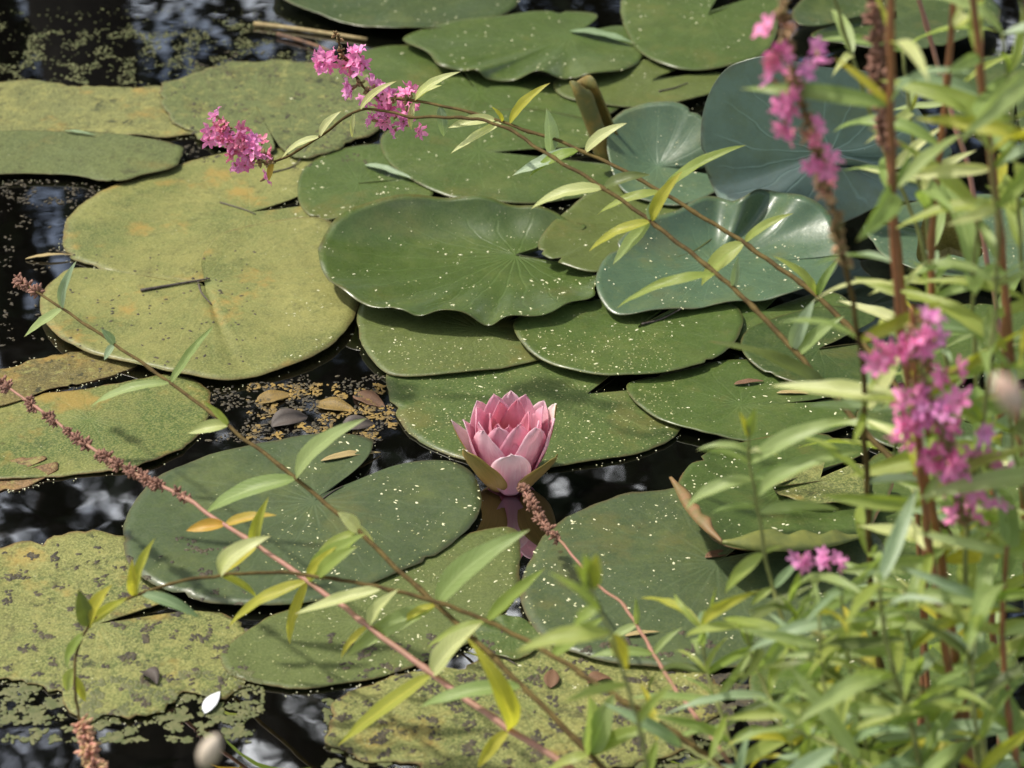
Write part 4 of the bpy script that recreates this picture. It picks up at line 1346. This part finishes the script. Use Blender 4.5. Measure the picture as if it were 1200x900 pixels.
rt, p_ = up_stem('russet stem near the right edge reaching the top corner', [(1225, 980, 1.46), (1200, 600, 1.50), (1178, 330, 1.52), (1158, 160, 1.52), (1135, -50, 1.52)], (.0034, .0024), 'orange', 9, .075, MIX, .15, 1)
rt, p_ = up_stem('dark red stem beside the right edge', [(1180, 980, 1.60), (1160, 650, 1.62), (1178, 420, 1.64), (1170, 250, 1.65), (1150, 100, 1.66), (1148, -50, 1.66)], (.0032, .0022), 'orange', 8, .07, MIX, .1, 1)
rt, p_ = up_stem('grey olive stem slanting from the top edge down into the clump', [(1120, 480, 1.66), (1080, 285, 1.68), (1030, 160, 1.70), (1000, 70, 1.70), (968, -30, 1.70)], (.0020, .0014), 'green', 5, .05, (0, 1, 5), .1, 1)
rt, p_ = up_stem('russet stem standing on the far right edge', [(1260, 960, 1.40), (1240, 500, 1.43), (1215, 200, 1.45), (1205, -40, 1.45)], (.0034, .0024), 'orange', 11, .085, MIX, .05, 1)
rt, p_ = up_stem('leafy green side shoot filling the right edge behind the pink spike', [(1160, 960, 1.52), (1150, 800, 1.55), (1150, 640, 1.56), (1145, 470, 1.57), (1140, 330, 1.57), (1148, 250, 1.57)], (.0030, .0014), 'green', 11, .08, (0, 1, 1, 2, 2, 3), .1, 1)
rt, p_ = up_stem('short leafy stem with drooping leaves at the lower right corner', [(1210, 980, 1.36), (1185, 860, 1.38), (1175, 740, 1.40), (1180, 640, 1.40)], (.0030, .0016), 'orange', 7, .09, (0, 0, 1, 2), .1, 1)
rt, p_ = up_stem('stem with broad grey green leaves just right of the pink spike stem', [(1090, 970, 1.33), (1070, 860, 1.35), (1040, 760, 1.36), (1030, 680, 1.36)], (.0026, .0014), 'green', 6, .075, (0, 2, 1, 1), .05, 1)
rt, p_ = up_stem('second russet stem close behind the pink spike stem', [(1155, 970, 1.50), (1140, 860, 1.51), (1108, 700, 1.52), (1090, 560, 1.53), (1082, 440, 1.53)], (.0032, .0022), 'orange', 5, .07, MIX, .1, .95)
rt, p_ = up_stem('slim green stem with willowy leaves between the pink spike and the right edge', [(1150, 970, 1.42), (1140, 820, 1.44), (1130, 650, 1.45), (1155, 480, 1.46), (1170, 300, 1.46), (1160, 180, 1.46)], (.0026, .0012), 'green', 11, .075, MIX, .05, 1)
rt, p_ = up_stem('slim leafy stem behind the clump close to the upright pad', [(1040, 560, 1.72), (1075, 420, 1.74), (1090, 300, 1.75), (1072, 180, 1.75), (1058, 60, 1.75)], (.0022, .0014), 'green', 7, .06, MIX, .05, 1)

# shoot at (880,480)
rt, p_ = up_stem('light green young shoot rising in front of the turned up pad', [(960, 900, 1.42), (935, 790, 1.46), (905, 690, 1.50), (888, 600, 1.52), (878, 540, 1.53), (877, 500, 1.53)], (.0022, .0010), 'green', 0, .05, MIX)
for (b, t, s, m_, w_) in (((877, 510), (885, 478), 0, 1, 1.8), ((877, 512), (866, 482), 0, 3, 1.3), ((878, 530), (816, 528), 3, 0, .9), ((878, 532), (912, 535), 3, 5, 1.2), ((879, 545), (820, 528), 1, 0, 1.0),
                          ((882, 565), (803, 598), 3, 0, 1.1), ((882, 560), (960, 545), 1, 0, 1.0), ((886, 592), (832, 602), 1, 0, .9), ((888, 600), (985, 598), 1, 0, .9), ((896, 650), (850, 695), 1, 1, 1.4), ((896, 650), (918, 640), 1, 1, 1.4),
                          ((905, 690), (940, 655), 0, 2, 1.2), ((905, 690), (880, 710), 1, 1, 1.6), ((878, 545), (1000, 490), 1, 0, .9), ((884, 580), (1010, 530), 3, 0, .8)):
    kleaf(rt, p_, b, t, s, m_, w_)
# blurred yellow-green shoot at (690,670)
rt, p_ = up_stem('out of focus yellow green shoot at the lower centre', [(770, 960, 1.30), (750, 860, 1.31), (725, 770, 1.32), (700, 710, 1.33), (688, 670, 1.33)], (.0018, .0010), 'green', 0, .05, MIX)
for (b, t, s, m_, w_) in (((690, 690), (684, 648), 0, 1, 2.4), ((690, 690), (700, 648), 0, 3, 2.2), ((690, 690), (672, 660), 0, 1, 2.0), ((700, 712), (672, 735), 1, 1, 2.4), ((705, 722), (640, 670), 1, 1, .8), ((715, 745), (735, 785), 0, 3, 2.0), ((715, 745), (605, 765), 1, 1, 1.2),
                          ((735, 800), (660, 825), 1, 1, 1.0), ((748, 850), (790, 800), 1, 1, 1.0)):
    kleaf(rt, p_, b, t, s, m_, w_)

# willowy mass lower right
WL = [('bushy shoot of narrow drooping leaves, leftmost of the low clump at lower right', [(900, 980, 1.40), (860, 880, 1.44), (830, 790, 1.48), (822, 735, 1.50)], 9, .062),
      ('leafy shoot leaning left over the dark water at the bottom right', [(980, 980, 1.38), (930, 880, 1.42), (890, 790, 1.46), (872, 730, 1.48)], 9, .065),
      ('leafy shoot with a pale broken stem below the turned up pad', [(1010, 980, 1.36), (980, 880, 1.40), (950, 780, 1.43), (925, 705, 1.45)], 9, .070),
      ('leafy shoot with yellow tinted leaves left of the olive stem', [(1050, 980, 1.34), (1020, 900, 1.37), (1000, 800, 1.40), (985, 690, 1.42)], 8, .070),
      ('low sprawling shoot along the bottom edge at the right', [(1100, 990, 1.28), (1060, 930, 1.30), (990, 880, 1.33), (930, 855, 1.36)], 8, .075),
      ('low shoot with a broad pale leaf at the bottom edge', [(940, 990, 1.34), (880, 930, 1.37), (810, 880, 1.40), (770, 868, 1.42)], 6, .060)]
WL += [('leafy stem with pale leaves at the bottom edge right of the dark water', [(1000, 1000, 1.32), (985, 900, 1.35), (965, 800, 1.38), (960, 720, 1.40)], 8, .070),
       ('leafy stem close behind the thick russet stem low at the right', [(1110, 1000, 1.34), (1095, 880, 1.38), (1070, 780, 1.41), (1060, 690, 1.43)], 9, .070),
       ('leafy stem right of the thick russet stem, low in the corner', [(1160, 1000, 1.30), (1150, 900, 1.33), (1140, 800, 1.35), (1150, 700, 1.37)], 9, .070),
       ('drooping leafy stem touching the right edge at mid height', [(1260, 800, 1.45), (1220, 650, 1.47), (1190, 540, 1.48), (1180, 430, 1.48)], 9, .070),
       ('leafy stem at the top right corner in front of the shaded pads', [(1230, 500, 1.52), (1200, 330, 1.54), (1190, 180, 1.54), (1175, 40, 1.54)], 9, .070)]
for lb, pts_, pr, L_ in WL:
    rt, p_ = up_stem(lb, pts_, (.0022, .0010), 'green', pr, L_, (0, 0, 1, 1, 2, 3, 6), .1, 1, .6, .9)
    if 'broken' in lb:
        sp = [Yp(945, 735, 1.42), Yp(1000, 770, 1.42), Yp(1060, 810, 1.42), Yp(1120, 860, 1.42)]
        tube('side_branch', crom(sp, 6), (.0022, .0026), M_stem['cream'], rt, 7, sp[0])
    if 'olive stem' in lb:
        for (x_, y_) in ((938, 652), (976, 655)):
            for k in range(5):
                obj('blossom', rnd.choice(BL[1]), None, rt, orient(Yp(x_ + rnd.gauss(0, 3), y_ + rnd.gauss(0, 3), 1.44), Vector((rnd.gauss(0, 1), -.6, rnd.gauss(.2, .8))).normalized(), .7, rnd.uniform(0, 6)))

# ------------------------------------------------------------------ stub, reeds, litter things
def flatleaf(name, label, cat, a, b, wide, mat, shape=0, lift=.0015, roll=0):
    A, B_ = Psurf(*a), Psurf(*b)
    A = A + Vector((0, 0, lift)); B_ = B_ + Vector((0, 0, lift))
    me = leaf_mesh(*SHAPES[shape][:3], wide, wavy=.03, sd_=rnd.random() * 9)
    me.materials.append(mat)
    X = B_ - A
    L = X.length
    X.normalize()
    Z = (Vector((0, 0, 1)) - X * X.z).normalized()
    M = Matrix((X * L, Z.cross(X) * L, Z * L)).transposed().to_4x4()
    o = obj(name, me, None, None, Matrix.Translation(A) @ M)
    sol = o.modifiers.new('thick', 'SOLIDIFY')
    sol.thickness = .012
    return tag(o, label, cat)


flatleaf('dead_leaf', 'tan sliver of dry leaf lying on the grey green pad near its cleft', 'dead leaf', (376, 542), (446, 532), .14, M_tan)
flatleaf('dead_leaf', 'narrow ochre leaf lying on the pad edge right of the flower', 'dead leaf', (910, 462), (970, 466), .12, M_tan)
flatleaf('dead_leaf', 'curled tan leaf on the wide pad at the lower centre', 'dead leaf', (732, 747), (773, 742), .16, M_tan)
flatleaf('dead_leaf', 'small dark red leaf on the smooth pad right of the speckled pad', 'dead leaf', (860, 452), (896, 448), .22, M_dead)
flatleaf('dead_leaf', 'oval brown seed husk on the mouldy pad', 'dead leaf', (645, 808), (648, 786), .5, M_dead)
flatleaf('dead_leaf', 'crumpled reddish brown leaf on the mouldy pad', 'dead leaf', (688, 802), (718, 798), .7, M_dead, 2)
flatleaf('dead_leaf', 'black shrivelled leaf scrap on the crusted lower left pad', 'dead leaf', (170, 788), (184, 804), .7, M_twig, 2)
flatleaf('dead_leaf', 'reddish leaf scrap in the shade of the turned up pad', 'dead leaf', (826, 655), (862, 650), .3, M_dead)
flatleaf('dead_leaf', 'thin tan leaf on the dark water at the far left', 'dead leaf', (30, 305), (85, 300), .10, M_tan)
flatleaf('feather', 'small white feather on the crumbs at the lower left water edge', 'feather', (240, 838), (258, 812), .42, M_feather)
flatleaf('feather', 'long whitish fleck lying on the olive pad at the far left', 'feather', (76, 155), (114, 161), .10, M_leaf[2])
flatleaf('leaf_curl', 'pale blue green curled leaf lip in the cleft of the scalloped pad', 'leaf', (668, 38), (745, 53), .16, M_leaf[2])
flatleaf('leaf_curl', 'pale lip of leaf along the rim of the pad left of the wavy pad', 'leaf', (428, 195), (485, 212), .14, M_leaf[2])


def twig(label, pts, r, mat=None, name='twig', cat='twig'):
    pp = [Psurf(x, y) + Vector((0, 0, r * 1.1)) for x, y in pts]
    path = crom(pp, 5)
    o = tube(name, path, (r, r * .5), mat or M_twig, None, 6, pp[0])
    return tag(o, label, cat)


for lb_, a_, b_ in (('ochre drowned leaf nearest the largest yellow pad in the litter patch', (300, 472), (345, 462)),
                    ('brown drowned leaf low in the litter patch, left end', (318, 500), (362, 488)),
                    ('yellow ochre drowned leaf in the middle of the litter patch', (370, 474), (418, 482)),
                    ('rust coloured drowned leaf beside the speckled pad', (415, 462), (452, 478)),
                    ('dull brown drowned leaf at the lower right of the litter patch', (400, 504), (440, 496))):
    flatleaf('drowned_leaf', lb_, 'dead leaf', a_, b_, .5, M_ochre if 'ochre' in lb_ else M_twig if 'dull' in lb_ or 'low' in lb_ else M_dead, rnd.choice((0, 2, 5)), -.0012)
twig('black twig in the cleft of the green pad before the wavy pad', [(752, 381), (775, 375), (800, 362)], .0012)
twig('dark twig lying across the middle of the largest yellow pad', [(165, 342), (205, 335), (246, 328)], .0018)
twig('short dark twig ending at the centre of the largest yellow pad', [(232, 330), (236, 344), (248, 358)], .0014)
twig('dark root like twig on the muddy pads right of the left flower head', [(310, 205), (345, 195), (360, 172)], .0012)
twig('black curved tendril on the grey green pad', [(376, 587), (388, 578), (402, 570)], .0008)
twig('small dark twig on the lower mouldy pad', [(560, 775), (580, 768), (606, 780)], .0010)
twig('dark twig on the narrow pad beside the upright pad', [(772, 108), (790, 104), (806, 98)], .0012)
twig('dark twig on the largest yellow pad near the left flower stalk', [(258, 238), (285, 246), (300, 252)], .0010)
for lb, a, m_, r_ in (('upper ochre reed stalk floating on the black water at the top', [(298, 28), (350, 34), (430, 46)], M_tan, .0035),
                      ('lower brown reed stalk floating on the black water at the top', [(325, 40), (360, 50), (392, 62)], M_dead, .003)):
    pp = [H(x, y, .004) for x, y in a]
    tag(tube('reed_stalk', crom(pp, 5), (r_, r_ * .7), m_, None, 7, pp[0]), lb, 'reed')

# brown stub: rolled old leaf standing out of the water
M_stub = simple('stub_ochre', (0.22, 0.15, 0.03), (0.12, 0.12, 0.03), 45, .6, bmp=.8, bd=.003)
b0 = H(714, 184, .03)
top_ = Yp(682, 97, b0.y - .0)
v, f = [], []
nseg = 18
for i in range(9):
    t = i / 8
    p = b0.lerp(top_, t)
    for k in range(nseg):
        a = math.tau * k / nseg * .92
        r_ = .0195 * (1 + .10 * math.sin(3 * a + t * 3) + .08 * noise.noise(Vector((t * 5, a, 1)))) * (1.05 - .15 * t) * (1 - .25 * k / nseg)
        v.append(p + Vector((math.cos(a) * r_, math.sin(a) * r_ * .8, (.006 * math.sin(a * 2) if i == 8 else 0))) - b0)
for i in range(8):
    for k in range(nseg - 1):
        f.append((i * nseg + k, i * nseg + k + 1, (i + 1) * nseg + k + 1, (i + 1) * nseg + k))
st_ = obj('rolled_leaf', mesh('rolled_leaf', v, f), M_stub, None, Matrix.Translation(b0))
st_.modifiers.new('thick', 'SOLIDIFY').thickness = .0025
tag(st_, 'rolled ochre brown old leaf standing like a stub between the green pads', 'rolled leaf')

# curled yellow-brown leaf in the shade at right
pad('curled ochre pad standing in the shade behind the right hand stems',
    [(1115, 300, .02), (1150, 300, .03), (1148, 262, .09), (1135, 235, .12), (1110, 232, .12), (1085, 250, .09), (1075, 285, .05), (1080, 305, .02)], (1112, 288, .03), .03, pm((0.17, 0.14, 0.03), .6, .5, .5, .5, (0.26, 0.2, 0.05)), k=1.2)
# out of focus bud near the camera, lower left and right
for lb, px_, py_, Y_, col, sz, tip in (('blurred cream bud close to the camera at the bottom edge', 246, 880, 1.05, 'cream', .0062, (252, 868)),
                                  ('blurred peach bud close to the camera at the right edge', 1182, 462, .95, 'peach', .0062, (1168, 440))):
    mt = simple('bud_' + col, (0.72, 0.62, 0.5) if col == 'cream' else (0.80, 0.50, 0.38), (0.6, 0.5, 0.38), 80, .6, .2)
    c = Yp(px_, py_, Y_)
    d = (Yp(tip[0], tip[1], Y_) - c).normalized()
    b_ = Yp(px_ - (6 if col == 'cream' else -60), 1010, Y_ + .02)
    rt = empty('flower_bud', b_, lb, 'bud')
    pth = crom([b_, (b_ + c) / 2 + Vector((.01, 0, 0)), c - d * .01], 6)
    tube('stem', pth, (.0012, .0008), M_stem['green'], rt, 6, b_)
    vv, ff = tube_data([c + d * (sz * (t - 1) * 2.1) for t in (0, .25, .6, 1, 1.4, 1.8, 2.0)], [sz * q for q in (.2, .6, .95, 1, .85, .5, .1)], 10)
    vv = [q - c for q in vv]
    obj('bud', mesh('bud', vv, ff), mt, rt, Matrix.Translation(c))
